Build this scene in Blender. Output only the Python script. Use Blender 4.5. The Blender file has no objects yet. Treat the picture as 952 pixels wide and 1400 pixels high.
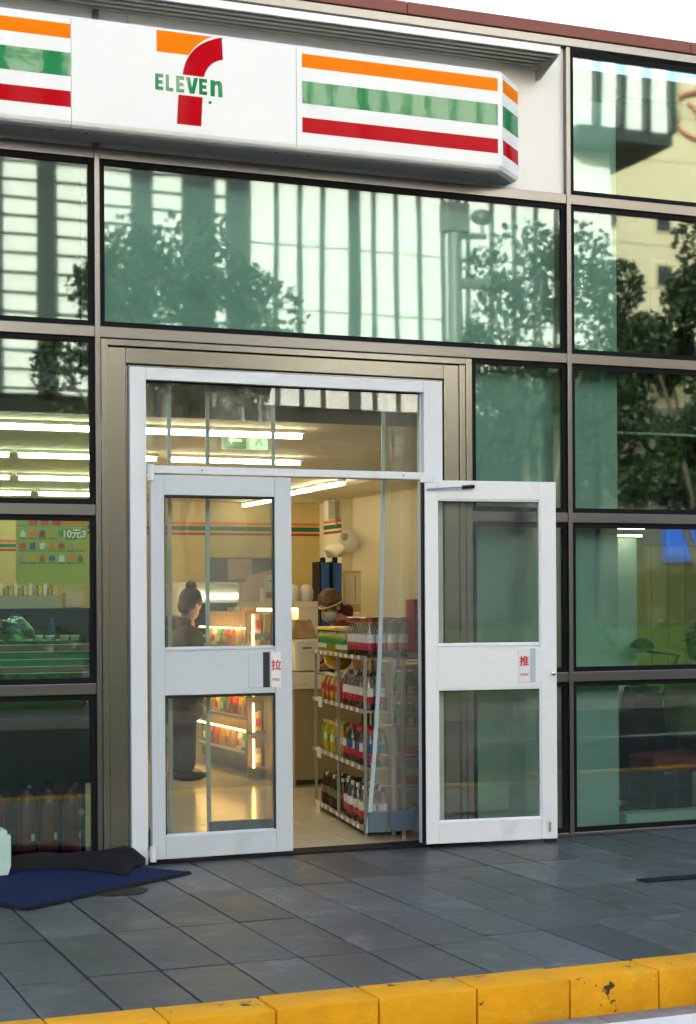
import bpy, bmesh, math, random
import numpy as np
from mathutils import Vector, Matrix

random.seed(7)
RNG = np.random.default_rng(11)
scene = bpy.context.scene
COL = scene.collection
PI = math.pi

# ------------------------------------------------------------------ camera
cam_data = bpy.data.cameras.new('camera')
cam = bpy.data.objects.new('camera', cam_data)
COL.objects.link(cam)
yaw, roll = 0.38276, -0.00545
fw = Vector((math.sin(yaw), math.cos(yaw), 0.0004))
rt = Vector((math.cos(yaw), -math.sin(yaw), 0))
up = rt.cross(fw)
r2 = rt * math.cos(roll) + up * math.sin(roll)
u2 = -rt * math.sin(roll) + up * math.cos(roll)
m = Matrix((r2, u2, -fw)).transposed().to_4x4()
m.translation = Vector((0, -9.121, 1.4754))
cam.matrix_world = m
cam_data.sensor_fit = 'AUTO'
cam_data.sensor_width = 36
cam_data.lens = 58.03
cam_data.shift_x = 0.0005
cam_data.shift_y = 0.0877
cam_data.clip_end = 2000
cam_data.clip_start = 0.05
scene.camera = cam

# ------------------------------------------------------------------ sky and sun
SUN_EL, SUN_AZ = math.radians(15.5), math.radians(-38)      # azimuth from +Y towards +X
world = bpy.data.worlds.new('World')
scene.world = world
world.use_nodes = True
wn = world.node_tree.nodes
wl = world.node_tree.links
sky = wn.new('ShaderNodeTexSky')
sky.sky_type = 'NISHITA'
sky.sun_disc = False
sky.sun_elevation = SUN_EL
sky.sun_rotation = SUN_AZ
sky.air_density = 0.9
sky.dust_density = 5.0
sky.ozone_density = 0.9
bg = wn['Background']
bg.inputs['Strength'].default_value = 0.15
wl.new(sky.outputs[0], bg.inputs['Color'])
sun_data = bpy.data.lights.new('sun', 'SUN')
sun_data.energy = 3.9
sun_data.angle = math.radians(0.6)
sun_data.color = (1.0, 0.95, 0.87)
sun = bpy.data.objects.new('sun', sun_data)
COL.objects.link(sun)
sdir = Vector((math.sin(SUN_AZ) * math.cos(SUN_EL), math.cos(SUN_AZ) * math.cos(SUN_EL), math.sin(SUN_EL)))
sun.rotation_euler = sdir.to_track_quat('Z', 'Y').to_euler()
sun.location = (0, 40, 40)

vs = scene.view_settings
vs.view_transform = 'Standard'
vs.look = 'None'
vs.gamma = 1
vs.exposure = 2.3
vs.use_curve_mapping = False
scene.cycles.use_denoising = True
scene.cycles.max_bounces = 10
scene.cycles.transparent_max_bounces = 24
scene.cycles.caustics_reflective = False
scene.cycles.caustics_refractive = False
scene.cycles.sample_clamp_indirect = 6

# ------------------------------------------------------------------ helpers
def tag(o, label=None, cat=None, group=None, kind=None):
    if label: o['label'] = label
    if cat: o['category'] = cat
    if group: o['group'] = group
    if kind: o['kind'] = kind
    return o

def empty(name, loc=(0, 0, 0), rz=0.0, label=None, cat=None, group=None):
    o = bpy.data.objects.new(name, None)
    o.empty_display_size = 0.1
    COL.objects.link(o)
    o.location = loc
    o.rotation_euler = (0, 0, rz)
    return tag(o, label, cat, group)

def link(name, me, mat=None, parent=None, loc=None):
    o = bpy.data.objects.new(name, me)
    COL.objects.link(o)
    if mat is not None and len(me.materials) == 0:
        me.materials.append(mat)
    if parent is not None:
        o.parent = parent
    if loc is not None:
        o.location = loc
    return o

class MB:
    """collects simple solids and links them as one mesh object"""
    def __init__(self):
        self.v = []; self.f = []
    def add(self, vs_, fs_):
        n = len(self.v)
        self.v += [tuple(p) for p in vs_]
        self.f += [tuple(i + n for i in f) for f in fs_]
        return self
    def box(self, x0, x1, y0, y1, z0, z1):
        vs_ = [(x0, y0, z0), (x1, y0, z0), (x1, y1, z0), (x0, y1, z0), (x0, y0, z1), (x1, y0, z1), (x1, y1, z1), (x0, y1, z1)]
        return self.add(vs_, [(0, 3, 2, 1), (4, 5, 6, 7), (0, 1, 5, 4), (1, 2, 6, 5), (2, 3, 7, 6), (3, 0, 4, 7)])
    def prism(self, poly, axis, a, b):
        """poly of 2D points extruded along axis ('x','y','z') from a to b"""
        def p3(p, t):
            if axis == 'y': return (p[0], t, p[1])
            if axis == 'x': return (t, p[0], p[1])
            return (p[0], p[1], t)
        n = len(poly)
        vs_ = [p3(p, a) for p in poly] + [p3(p, b) for p in poly]
        fs_ = [tuple(range(n)), tuple(range(2 * n - 1, n - 1, -1))]
        fs_ += [(i, i + n, (i + 1) % n + n, (i + 1) % n) for i in range(n)]
        return self.add(vs_, fs_)
    def tube(self, pts, r, seg=8, caps=True):
        pts = [Vector(p) for p in pts]
        rs = r if isinstance(r, (list, tuple)) else [r] * len(pts)
        vs_, fs_ = [], []
        ref = None
        for i, p in enumerate(pts):
            d = (pts[min(i + 1, len(pts) - 1)] - pts[max(i - 1, 0)]).normalized()
            if ref is None:
                ref = Vector((0, 0, 1)) if abs(d.z) < 0.9 else Vector((1, 0, 0))
            a = d.cross(ref).normalized()
            b = a.cross(d).normalized()
            ref = b
            for k in range(seg):
                t = 2 * PI * k / seg
                vs_.append(tuple(p + (a * math.cos(t) + b * math.sin(t)) * rs[i]))
        for i in range(len(pts) - 1):
            for k in range(seg):
                k2 = (k + 1) % seg
                fs_.append((i * seg + k, i * seg + k2, (i + 1) * seg + k2, (i + 1) * seg + k))
        if caps:
            fs_.append(tuple(range(seg))[::-1])
            fs_.append(tuple(range((len(pts) - 1) * seg, len(pts) * seg)))
        return self.add(vs_, fs_)
    def lathe(self, prof, c=(0, 0, 0), seg=12):
        vs_, fs_ = [], []
        for (r, z) in prof:
            for k in range(seg):
                t = 2 * PI * k / seg
                vs_.append((c[0] + r * math.cos(t), c[1] + r * math.sin(t), c[2] + z))
        n = len(prof)
        for i in range(n - 1):
            for k in range(seg):
                k2 = (k + 1) % seg
                fs_.append((i * seg + k, i * seg + k2, (i + 1) * seg + k2, (i + 1) * seg + k))
        fs_.append(tuple(range(seg))[::-1])
        fs_.append(tuple(range((n - 1) * seg, n * seg)))
        return self.add(vs_, fs_)
    def sphere(self, c, r, sc=(1, 1, 1), seg=14, rings=9):
        prof = []
        vs_, fs_ = [], []
        for i in range(rings + 1):
            ph = PI * i / rings
            for k in range(seg):
                t = 2 * PI * k / seg
                vs_.append((c[0] + r * sc[0] * math.sin(ph) * math.cos(t), c[1] + r * sc[1] * math.sin(ph) * math.sin(t), c[2] - r * sc[2] * math.cos(ph)))
        for i in range(rings):
            for k in range(seg):
                k2 = (k + 1) % seg
                fs_.append((i * seg + k, i * seg + k2, (i + 1) * seg + k2, (i + 1) * seg + k))
        return self.add(vs_, fs_)
    def mesh(self, name, bevel=0.0, smooth=False, seg=2):
        me = bpy.data.meshes.new(name)
        me.from_pydata(self.v, [], self.f)
        bm = bmesh.new(); bm.from_mesh(me)
        bmesh.ops.recalc_face_normals(bm, faces=bm.faces)
        if bevel > 0:
            es = [e for e in bm.edges if len(e.link_faces) == 2 and e.calc_face_angle(0) > 0.5]
            bmesh.ops.bevel(bm, geom=es, offset=bevel, segments=seg, affect='EDGES', profile=0.5, clamp_overlap=True)
        bm.to_mesh(me); bm.free()
        if smooth:
            for p in me.polygons: p.use_smooth = True
            try: me.set_sharp_from_angle(angle=0.7)
            except Exception: pass
        me.update()
        return me
    def build(self, name, mat, parent=None, bevel=0.0, smooth=False, loc=None, seg=2):
        return link(name, self.mesh(name, bevel, smooth, seg), mat, parent, loc)

def copy_tree(o, parent=None):
    c = o.copy(); COL.objects.link(c); c.parent = parent
    for ch in o.children:
        copy_tree(ch, c)
    return c

def text_mesh(txt, size, depth=0.002, bold=0.0):
    cu = bpy.data.curves.new('writing', 'FONT')
    cu.body = txt; cu.size = size; cu.extrude = depth; cu.offset = bold
    cu.align_x = 'CENTER'; cu.align_y = 'CENTER'
    cu.resolution_u = 4
    o = bpy.data.objects.new('writing', cu); COL.objects.link(o)
    dg = bpy.context.evaluated_depsgraph_get()
    me = bpy.data.meshes.new_from_object(o.evaluated_get(dg))
    bpy.data.objects.remove(o)
    return me

def writing(txt, size, mat, parent, loc, rz=0.0, bold=0.0, sx=1.0, name='lettering'):
    me = text_mesh(txt, size, 0.0012, bold)
    me.materials.clear(); me.materials.append(mat)
    o = link(name, me, None, parent, loc)
    o.rotation_euler = (PI / 2, 0, rz)
    o.scale = (sx, 1, 1)
    return o

# ------------------------------------------------------------------ materials
M = {}
def nodes_of(mt):
    mt.use_nodes = True
    return mt.node_tree.nodes, mt.node_tree.links

def pbr(name, col, rough=0.5, metal=0.0, var=0.0, vscale=6.0, bump=0.0, bscale=80.0, coat=0.0, stretch=None, rvar=0.0, perobj=0.0, spec=None, emit=None, estr=0.0, sheen=0.0, stain=None, stain_scale=3.0, stain_amt=0.0):
    mt = bpy.data.materials.new(name)
    n, l = nodes_of(mt)
    b = n['Principled BSDF']
    b.inputs['Base Color'].default_value = (*col, 1)
    b.inputs['Roughness'].default_value = rough
    b.inputs['Metallic'].default_value = metal
    if spec is not None: b.inputs['Specular IOR Level'].default_value = spec
    if coat: b.inputs['Coat Weight'].default_value = coat; b.inputs['Coat Roughness'].default_value = 0.04
    if emit: b.inputs['Emission Color'].default_value = (*emit, 1); b.inputs['Emission Strength'].default_value = estr
    tc = n.new('ShaderNodeTexCoord')
    src = tc.outputs['Object']
    if stretch:
        mp = n.new('ShaderNodeMapping'); mp.inputs['Scale'].default_value = stretch
        l.new(src, mp.inputs['Vector']); src = mp.outputs['Vector']
    colout = None
    if var > 0 or rvar > 0:
        nz = n.new('ShaderNodeTexNoise'); nz.inputs['Scale'].default_value = vscale; nz.inputs['Detail'].default_value = 6; nz.inputs['Roughness'].default_value = 0.65
        l.new(src, nz.inputs['Vector'])
        if var > 0:
            mr = n.new('ShaderNodeMapRange'); mr.inputs['From Min'].default_value = 0.3; mr.inputs['From Max'].default_value = 0.7
            mr.inputs['To Min'].default_value = 1 - var; mr.inputs['To Max'].default_value = 1 + var
            l.new(nz.outputs['Fac'], mr.inputs['Value'])
            mx = n.new('ShaderNodeVectorMath'); mx.operation = 'SCALE'
            mx.inputs[0].default_value = col
            l.new(mr.outputs[0], mx.inputs['Scale'])
            colout = mx.outputs[0]
        if rvar > 0:
            mr2 = n.new('ShaderNodeMapRange'); mr2.inputs['From Min'].default_value = 0.3; mr2.inputs['From Max'].default_value = 0.7
            mr2.inputs['To Min'].default_value = max(0.02, rough - rvar); mr2.inputs['To Max'].default_value = min(1, rough + rvar)
            l.new(nz.outputs['Fac'], mr2.inputs['Value']); l.new(mr2.outputs[0], b.inputs['Roughness'])
    if perobj > 0:
        oi = n.new('ShaderNodeObjectInfo')
        mr = n.new('ShaderNodeMapRange'); mr.inputs['To Min'].default_value = 1 - perobj; mr.inputs['To Max'].default_value = 1 + perobj
        l.new(oi.outputs['Random'], mr.inputs['Value'])
        mx = n.new('ShaderNodeVectorMath'); mx.operation = 'SCALE'
        if colout is None: mx.inputs[0].default_value = col
        else: l.new(colout, mx.inputs[0])
        l.new(mr.outputs[0], mx.inputs['Scale']); colout = mx.outputs[0]
    if stain is not None:
        nz = n.new('ShaderNodeTexNoise'); nz.inputs['Scale'].default_value = stain_scale; nz.inputs['Detail'].default_value = 8; nz.inputs['Roughness'].default_value = 0.7
        l.new(tc.outputs['Object'], nz.inputs['Vector'])
        cr = n.new('ShaderNodeMapRange'); cr.inputs['From Min'].default_value = 0.56; cr.inputs['From Max'].default_value = 0.72; cr.inputs['To Max'].default_value = stain_amt
        l.new(nz.outputs['Fac'], cr.inputs['Value'])
        mix = n.new('ShaderNodeMix'); mix.data_type = 'RGBA'
        l.new(cr.outputs[0], mix.inputs['Factor'])
        if colout is None: mix.inputs['A'].default_value = (*col, 1)
        else: l.new(colout, mix.inputs['A'])
        mix.inputs['B'].default_value = (*stain, 1)
        colout = mix.outputs['Result']
    if colout is not None:
        l.new(colout, b.inputs['Base Color'])
    if bump > 0:
        nb = n.new('ShaderNodeTexNoise'); nb.inputs['Scale'].default_value = bscale; nb.inputs['Detail'].default_value = 5
        l.new(src, nb.inputs['Vector'])
        bp = n.new('ShaderNodeBump'); bp.inputs['Strength'].default_value = bump; bp.inputs['Distance'].default_value = 0.01
        l.new(nb.outputs['Fac'], bp.inputs['Height']); l.new(bp.outputs[0], b.inputs['Normal'])
    M[name] = mt
    return mt

def glass(name, tint, refl, reflcol=(1, 1, 1), wave=0.0, wscale=0.8, rough=0.0, fres=True, haze=0.0, dscale=4.0):
    """coated pane: tinted see-through plus a mirror share that grows at grazing angles"""
    mt = bpy.data.materials.new(name)
    n, l = nodes_of(mt)
    n.remove(n['Principled BSDF'])
    out = n['Material Output']
    tr = n.new('ShaderNodeBsdfTransparent'); tr.inputs['Color'].default_value = (*tint, 1)
    gl = n.new('ShaderNodeBsdfGlossy'); gl.inputs['Color'].default_value = (*reflcol, 1); gl.inputs['Roughness'].default_value = rough
    mx = n.new('ShaderNodeMixShader')
    if fres:
        lw = n.new('ShaderNodeFresnel'); lw.inputs['IOR'].default_value = 1.5
        ad = n.new('ShaderNodeMath'); ad.operation = 'ADD'; ad.use_clamp = True
        l.new(lw.outputs[0], ad.inputs[0]); ad.inputs[1].default_value = refl
        l.new(ad.outputs[0], mx.inputs['Fac'])
    else:
        mx.inputs['Fac'].default_value = refl
    if wave > 0:
        tc = n.new('ShaderNodeTexCoord')
        nz = n.new('ShaderNodeTexNoise'); nz.inputs['Scale'].default_value = wscale; nz.inputs['Detail'].default_value = 1.5
        l.new(tc.outputs['Object'], nz.inputs['Vector'])
        bp = n.new('ShaderNodeBump'); bp.inputs['Strength'].default_value = wave; bp.inputs['Distance'].default_value = 0.05
        l.new(nz.outputs['Fac'], bp.inputs['Height']); l.new(bp.outputs[0], gl.inputs['Normal'])
    l.new(tr.outputs[0], mx.inputs[1]); l.new(gl.outputs[0], mx.inputs[2])
    last = mx.outputs[0]
    if haze > 0:  # haze mixed in as a pale diffuse film
        df = n.new('ShaderNodeBsdfDiffuse'); df.inputs['Color'].default_value = (0.75, 0.75, 0.72, 1)
        tc = n.new('ShaderNodeTexCoord')
        nz = n.new('ShaderNodeTexNoise'); nz.inputs['Scale'].default_value = dscale; nz.inputs['Detail'].default_value = 8 if dscale > 2 else 2
        l.new(tc.outputs['Object'], nz.inputs['Vector'])
        mr = n.new('ShaderNodeMapRange'); mr.inputs['From Min'].default_value = 0.30 if dscale > 2 else 0.0; mr.inputs['From Max'].default_value = 0.75 if dscale > 2 else 1.0; mr.inputs['To Max'].default_value = haze * 2
        l.new(nz.outputs['Fac'], mr.inputs['Value'])
        m2 = n.new('ShaderNodeMixShader'); l.new(mr.outputs[0], m2.inputs['Fac'])
        l.new(last, m2.inputs[1]); l.new(df.outputs[0], m2.inputs[2]); last = m2.outputs[0]
    l.new(last, out.inputs['Surface'])
    M[name] = mt
    return mt

def emitter(name, col, strength):
    mt = bpy.data.materials.new(name)
    n, l = nodes_of(mt)
    b = n['Principled BSDF']
    b.inputs['Base Color'].default_value = (0.9, 0.9, 0.88, 1)
    b.inputs['Emission Color'].default_value = (*col, 1)
    b.inputs['Emission Strength'].default_value = strength
    M[name] = mt
    return mt

# facade
pbr('steel', (0.25, 0.245, 0.215), 0.24, 1.0, bump=0.006, bscale=1.2)
pbr('steel_v', (0.29, 0.28, 0.24), 0.24, 1.0, bump=0.006, bscale=1.2)
pbr('mullion', (0.21, 0.208, 0.198), 0.28, 1.0, bump=0.006, bscale=1.5)
pbr('gasket', (0.010, 0.010, 0.011), 0.6, spec=0.08)
pbr('white_frame', (0.68, 0.71, 0.72), 0.36, 0.0, var=0.025, vscale=2.5, stain=(0.45, 0.45, 0.43), stain_scale=3.0, stain_amt=0.35)
pbr('door_white_shaded', (0.56, 0.60, 0.615), 0.36, 0.0, var=0.02, vscale=2.5, stain=(0.38, 0.39, 0.38), stain_scale=3.0, stain_amt=0.35)  # door white darkened for the leaf that gets less sky
pbr('door_white_lit', (0.79, 0.80, 0.79), 0.36, 0.0, var=0.02, vscale=2.5, stain=(0.52, 0.51, 0.48), stain_scale=3.0, stain_amt=0.35)  # door white lightened for the better lit open leaf
pbr('dark_gap', (0.02, 0.02, 0.02), 0.7)
pbr('cream_panel', (0.84, 0.83, 0.79), 0.45, 0.0, var=0.02, vscale=1.5, stain=(0.62, 0.58, 0.5), stain_scale=1.2, stain_amt=0.12)
pbr('coping', (0.25, 0.085, 0.065), 0.5, 0.0, spec=0.2, var=0.08, vscale=2)
pbr('awning_metal', (0.42, 0.42, 0.38), 0.4, 0.5, var=0.08, vscale=3, stretch=(0.5, 8, 8))
pbr('fascia_white', (0.80, 0.80, 0.78), 0.35, 0.1)
pbr('roofing', (0.20, 0.20, 0.20), 0.8, var=0.15)
pbr('sign_white', (0.86, 0.87, 0.86), 0.3, 0, spec=0.3, var=0.012, vscale=2, stain=(0.7, 0.7, 0.68), stain_scale=1.6, stain_amt=0.08)
pbr('sign_orange', (0.95, 0.23, 0.004), 0.12, spec=0.02)
pbr('sign_green', (0.0, 0.23, 0.065), 0.03, spec=0.60, bump=0.05, bscale=4)
pbr('sign_red', (0.52, 0.002, 0.010), 0.05, spec=0.05, bump=0.05, bscale=4)
pbr('ink_red', (0.55, 0.02, 0.03), 0.5)
pbr('ink_black', (0.02, 0.02, 0.02), 0.5)
pbr('plate_white', (0.78, 0.76, 0.75), 0.4)
pbr('chrome', (0.6, 0.6, 0.6), 0.22, 1.0)
pbr('black_plastic', (0.012, 0.012, 0.013), 0.4, spec=0.2)
glass('pane_tint', (0.725, 0.89, 0.862), 0.055, (0.90, 1.0, 0.955), wave=0.032, wscale=0.7, rough=0.021)
glass('pane_clear', (0.93, 0.96, 0.93), 0.02, (0.95, 1, 0.97), wave=0.03, haze=0.035)
glass('curtain_clear', (0.90, 0.91, 0.87), 0.02, wave=0.5, wscale=2.5, rough=0.12, haze=0.10, dscale=0.7)
pbr('curtain_edge', (0.42, 0.52, 0.55), 0.4)
pbr('curtain_weight', (0.10, 0.145, 0.19), 0.45)
pbr('spandrel', (0.60, 0.62, 0.61), 0.5, var=0.03)
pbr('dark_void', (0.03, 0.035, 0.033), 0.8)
# ground
pbr('joint', (0.018, 0.018, 0.017), 0.9)
def weathered(name, base, dark, light, rough, chip=None, chip_thr=0.66, chip_scale=9.0, perobj=0.15, grain=0.35, spec=0.3, warm=None):
    """painted or cut stone: per-piece tone, world-space blotches, fine grain, optional chips"""
    mt = bpy.data.materials.new(name)
    n, l = nodes_of(mt)
    b = n['Principled BSDF']; b.inputs['Specular IOR Level'].default_value = spec
    ge = n.new('ShaderNodeNewGeometry'); pos = ge.outputs['Position']
    oi = n.new('ShaderNodeObjectInfo')
    off = n.new('ShaderNodeVectorMath'); off.operation = 'ADD'
    sc = n.new('ShaderNodeVectorMath'); sc.operation = 'SCALE'; sc.inputs[0].default_value = (17.3, 9.1, 5.7); l.new(oi.outputs['Random'], sc.inputs['Scale'])
    l.new(pos, off.inputs[0]); l.new(sc.outputs[0], off.inputs[1])
    def noise(vec, scale, detail=6, rg=0.65, dist=0.0):
        z = n.new('ShaderNodeTexNoise'); z.inputs['Scale'].default_value = scale; z.inputs['Detail'].default_value = detail; z.inputs['Roughness'].default_value = rg; z.inputs['Distortion'].default_value = dist
        l.new(vec, z.inputs['Vector']); return z.outputs['Fac']
    def rng(v, a, b_, c, d):
        m_ = n.new('ShaderNodeMapRange'); m_.inputs['From Min'].default_value = a; m_.inputs['From Max'].default_value = b_; m_.inputs['To Min'].default_value = c; m_.inputs['To Max'].default_value = d
        l.new(v, m_.inputs['Value']); return m_.outputs[0]
    def mix(f, a, b_):
        m_ = n.new('ShaderNodeMix'); m_.data_type = 'RGBA'
        if hasattr(f, 'links') or not isinstance(f, float): l.new(f, m_.inputs['Factor'])
        else: m_.inputs['Factor'].default_value = f
        for k, v in (('A', a), ('B', b_)):
            if isinstance(v, tuple): m_.inputs[k].default_value = (*v, 1)
            else: l.new(v, m_.inputs[k])
        return m_.outputs['Result']
    big = noise(pos, 1.3, 5, 0.6, 0.6)
    c = mix(rng(big, 0.40, 0.62, 0, 0.75), base, dark)
    c = mix(rng(noise(off.outputs[0], 3.4, 8, 0.72, 0.8), 0.52, 0.70, 0, 0.7), c, light)
    if warm: c = mix(rng(noise(pos, 0.9, 4, 0.6, 0.4), 0.55, 0.68, 0, 0.55), c, warm)
    stv = n.new('ShaderNodeMapping'); stv.inputs['Scale'].default_value = (0.45, 1.6, 1.0); l.new(off.outputs[0], stv.inputs['Vector'])
    g1 = rng(noise(stv.outputs[0], 34, 9, 0.78), 0.30, 0.70, 1 - grain, 1 + grain)
    g2 = rng(oi.outputs['Random'], 0, 1, 1 - perobj, 1 + perobj)
    mu = n.new('ShaderNodeMath'); mu.operation = 'MULTIPLY'; l.new(g1, mu.inputs[0]); l.new(g2, mu.inputs[1])
    sv = n.new('ShaderNodeVectorMath'); sv.operation = 'SCALE'; l.new(c, sv.inputs[0]); l.new(mu.outputs[0], sv.inputs['Scale'])
    c = sv.outputs[0]
    hgt = noise(off.outputs[0], 90, 6, 0.7)
    if chip:
        cm_ = rng(noise(off.outputs[0], chip_scale, 7, 0.7, 0.3), chip_thr, chip_thr + 0.012, 0, 1)
        c = mix(cm_, c, chip)
    l.new(c, b.inputs['Base Color'])
    l.new(rng(big, 0.4, 0.62, rough, rough - 0.12), b.inputs['Roughness'])
    bp = n.new('ShaderNodeBump'); bp.inputs['Strength'].default_value = 0.25; bp.inputs['Distance'].default_value = 0.004
    l.new(hgt, bp.inputs['Height']); l.new(bp.outputs[0], b.inputs['Normal'])
    M[name] = mt
weathered('slab', (0.072, 0.084, 0.092), (0.034, 0.041, 0.047), (0.16, 0.165, 0.166), 0.50, perobj=0.34, grain=0.5, spec=0.24, warm=(0.072, 0.066, 0.062))
weathered('kerb_yellow', (0.78, 0.35, 0.006), (0.56, 0.24, 0.012), (0.82, 0.43, 0.03), 0.55, chip=(0.05, 0.04, 0.03), chip_thr=0.63, chip_scale=7.5, perobj=0.06, grain=0.10, spec=0.15)
pbr('gutter_stone', (0.20, 0.19, 0.185), 0.75, var=0.2, vscale=14, bump=0.2, perobj=0.12)
pbr('asphalt', (0.036, 0.036, 0.037), 0.9, spec=0.15, var=0.25, vscale=30, bump=0.3, bscale=300)
pbr('road_paint', (0.72, 0.72, 0.70), 0.6, var=0.08, vscale=20)
pbr('far_pavement', (0.13, 0.13, 0.125), 0.8, var=0.15, vscale=2)
pbr('mat_blue', (0.018, 0.030, 0.085), 0.95, spec=0.1, var=0.75, vscale=95, bump=0.8, bscale=350)
pbr('mat_rubber', (0.012, 0.012, 0.013), 0.75, spec=0.12, bump=0.3, bscale=120)
pbr('puddle_stain', (0.020, 0.018, 0.012), 0.6, spec=0.15, var=0.3, vscale=8)
pbr('mint', (0.45, 0.62, 0.52), 0.5)
# opposite side
pbr('tower_white', (0.76, 0.78, 0.78), 0.5, var=0.04, vscale=0.6)
pbr('tower_fin', (0.035, 0.045, 0.045), 0.4)
pbr('tower_base', (0.016, 0.018, 0.017), 0.6, spec=0.1)
pbr('cream_stone', (0.56, 0.47, 0.33), 0.7, var=0.05, vscale=0.5)
pbr('cream_trim', (0.40, 0.33, 0.22), 0.7)
pbr('win_dark', (0.03, 0.035, 0.04), 0.3, spec=0.2)
pbr('shop_wall', (0.075, 0.07, 0.055), 0.7, var=0.1)
pbr('blue_board', (0.03, 0.10, 0.50), 0.4)
pbr('emblem_red', (0.42, 0.09, 0.06), 0.6)
pbr('bark', (0.09, 0.07, 0.05), 0.9, var=0.3, vscale=14, bump=0.6, bscale=30)
pbr('pole_grey', (0.10, 0.11, 0.11), 0.5)
# interior
pbr('wall_pale', (0.80, 0.72, 0.48), 0.6, var=0.03, vscale=2)
pbr('wall_cream', (0.60, 0.47, 0.17), 0.6, var=0.03, vscale=2)
pbr('ceiling_tile', (0.74, 0.66, 0.44), 0.8, perobj=0.03)
pbr('floor_tile', (0.66, 0.60, 0.45), 0.16, var=0.05, vscale=3, perobj=0.05)
pbr('stripe_orange', (0.75, 0.16, 0.02), 0.5)
pbr('stripe_green', (0.02, 0.13, 0.05), 0.5)
pbr('stripe_red', (0.35, 0.03, 0.02), 0.5)
emitter('tube_light', (1.0, 0.88, 0.66), 7.0)
emitter('warm_light', (1.0, 0.56, 0.16), 6.0)
emitter('exit_green', (0.15, 0.8, 0.3), 0.35)
pbr('lamp_housing', (0.75, 0.74, 0.68), 0.5)
pbr('counter_panel', (0.30, 0.25, 0.13), 0.5, var=0.06, vscale=4)
pbr('appliance', (0.70, 0.68, 0.58), 0.4)
pbr('rack_metal', (0.36, 0.345, 0.30), 0.45, 0.2)
pbr('rack_white', (0.55, 0.54, 0.50), 0.45)
pbr('brown_card', (0.50, 0.32, 0.15), 0.6, var=0.25, vscale=25)
def tinted_plastic(name, tint, refl=0.03):
    return glass(name, tint, refl, (1, 1, 1))
tinted_plastic('pet_clear', (0.95, 0.96, 0.94), 0.04)
tinted_plastic('pet_green', (0.62, 0.82, 0.58), 0.05)
pbr('tea_green', (0.30, 0.33, 0.04), 0.2)
pbr('tea_dark', (0.05, 0.03, 0.015), 0.2)
pbr('drink_yellow', (0.65, 0.45, 0.04), 0.25)
pbr('snack_red', (0.35, 0.05, 0.06), 0.5, var=0.3, vscale=60)
pbr('label_green', (0.03, 0.28, 0.08), 0.4, stain=(0.7, 0.75, 0.5), stain_scale=50, stain_amt=0.7)
pbr('label_white', (0.78, 0.78, 0.76), 0.4, stain=(0.03, 0.16, 0.12), stain_scale=48, stain_amt=0.9)
pbr('label_red', (0.50, 0.02, 0.05), 0.4, stain=(0.75, 0.6, 0.55), stain_scale=52, stain_amt=0.9)
pbr('label_blue', (0.03, 0.10, 0.30), 0.4)
pbr('cap_red', (0.70, 0.02, 0.03), 0.4)
pbr('cap_white', (0.82, 0.82, 0.80), 0.4)
pbr('cap_yellow', (0.75, 0.60, 0.04), 0.4)
pbr('cap_dark', (0.03, 0.03, 0.03), 0.4)
glass('film_red', (0.85, 0.25, 0.25), 0.06, rough=0.1)
glass('film_clear', (0.92, 0.92, 0.9), 0.06, rough=0.1)
pbr('skin', (0.55, 0.33, 0.23), 0.5)
pbr('hair', (0.015, 0.012, 0.010), 0.45)
pbr('jacket_dark', (0.05, 0.044, 0.034), 0.85, var=0.2, vscale=20)
pbr('trousers_dark', (0.025, 0.023, 0.022), 0.85)
pbr('uniform_maroon', (0.16, 0.012, 0.025), 0.8)
pbr('uniform_white', (0.72, 0.66, 0.50), 0.8)
pbr('face_mask', (0.45, 0.58, 0.62), 0.7)
pbr('hair_net', (0.13, 0.09, 0.06), 0.7, var=0.8, vscale=38)
pbr('jacket_olive', (0.20, 0.18, 0.05), 0.8, var=0.25, vscale=12)
pbr('locker_blue', (0.015, 0.08, 0.26), 0.45)
pbr('freezer_white', (0.72, 0.70, 0.62), 0.35)
pbr('poster_green', (0.36, 0.46, 0.05), 0.5)
pbr('extinguisher_red', (0.22, 0.005, 0.008), 0.3, coat=0.5)
pbr('cup_white', (0.80, 0.80, 0.78), 0.45)
glass('bag_green', (0.35, 0.75, 0.55), 0.12, (0.7, 1, 0.85), wave=0.8, wscale=14, rough=0.15, haze=0.1)
pbr('counter_black', (0.006, 0.006, 0.007), 0.5, spec=0.12)
pbr('board_olive', (0.42, 0.38, 0.10), 0.55, var=0.12, vscale=2, stretch=(3, 1, 0.4), perobj=0.08)
pbr('board_shaded', (0.055, 0.05, 0.02), 0.6, var=0.12, vscale=2, stretch=(3, 1, 0.4), perobj=0.15)  # same boards, darkened in colour for the unlit upper wall
pbr('office_floor', (0.16, 0.165, 0.14), 0.5, var=0.05)
pbr('chair_red', (0.36, 0.02, 0.015), 0.5)
pbr('pale_panel', (0.74, 0.76, 0.70), 0.5)
pbr('leaf_plant', (0.02, 0.05, 0.015), 0.5)

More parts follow.
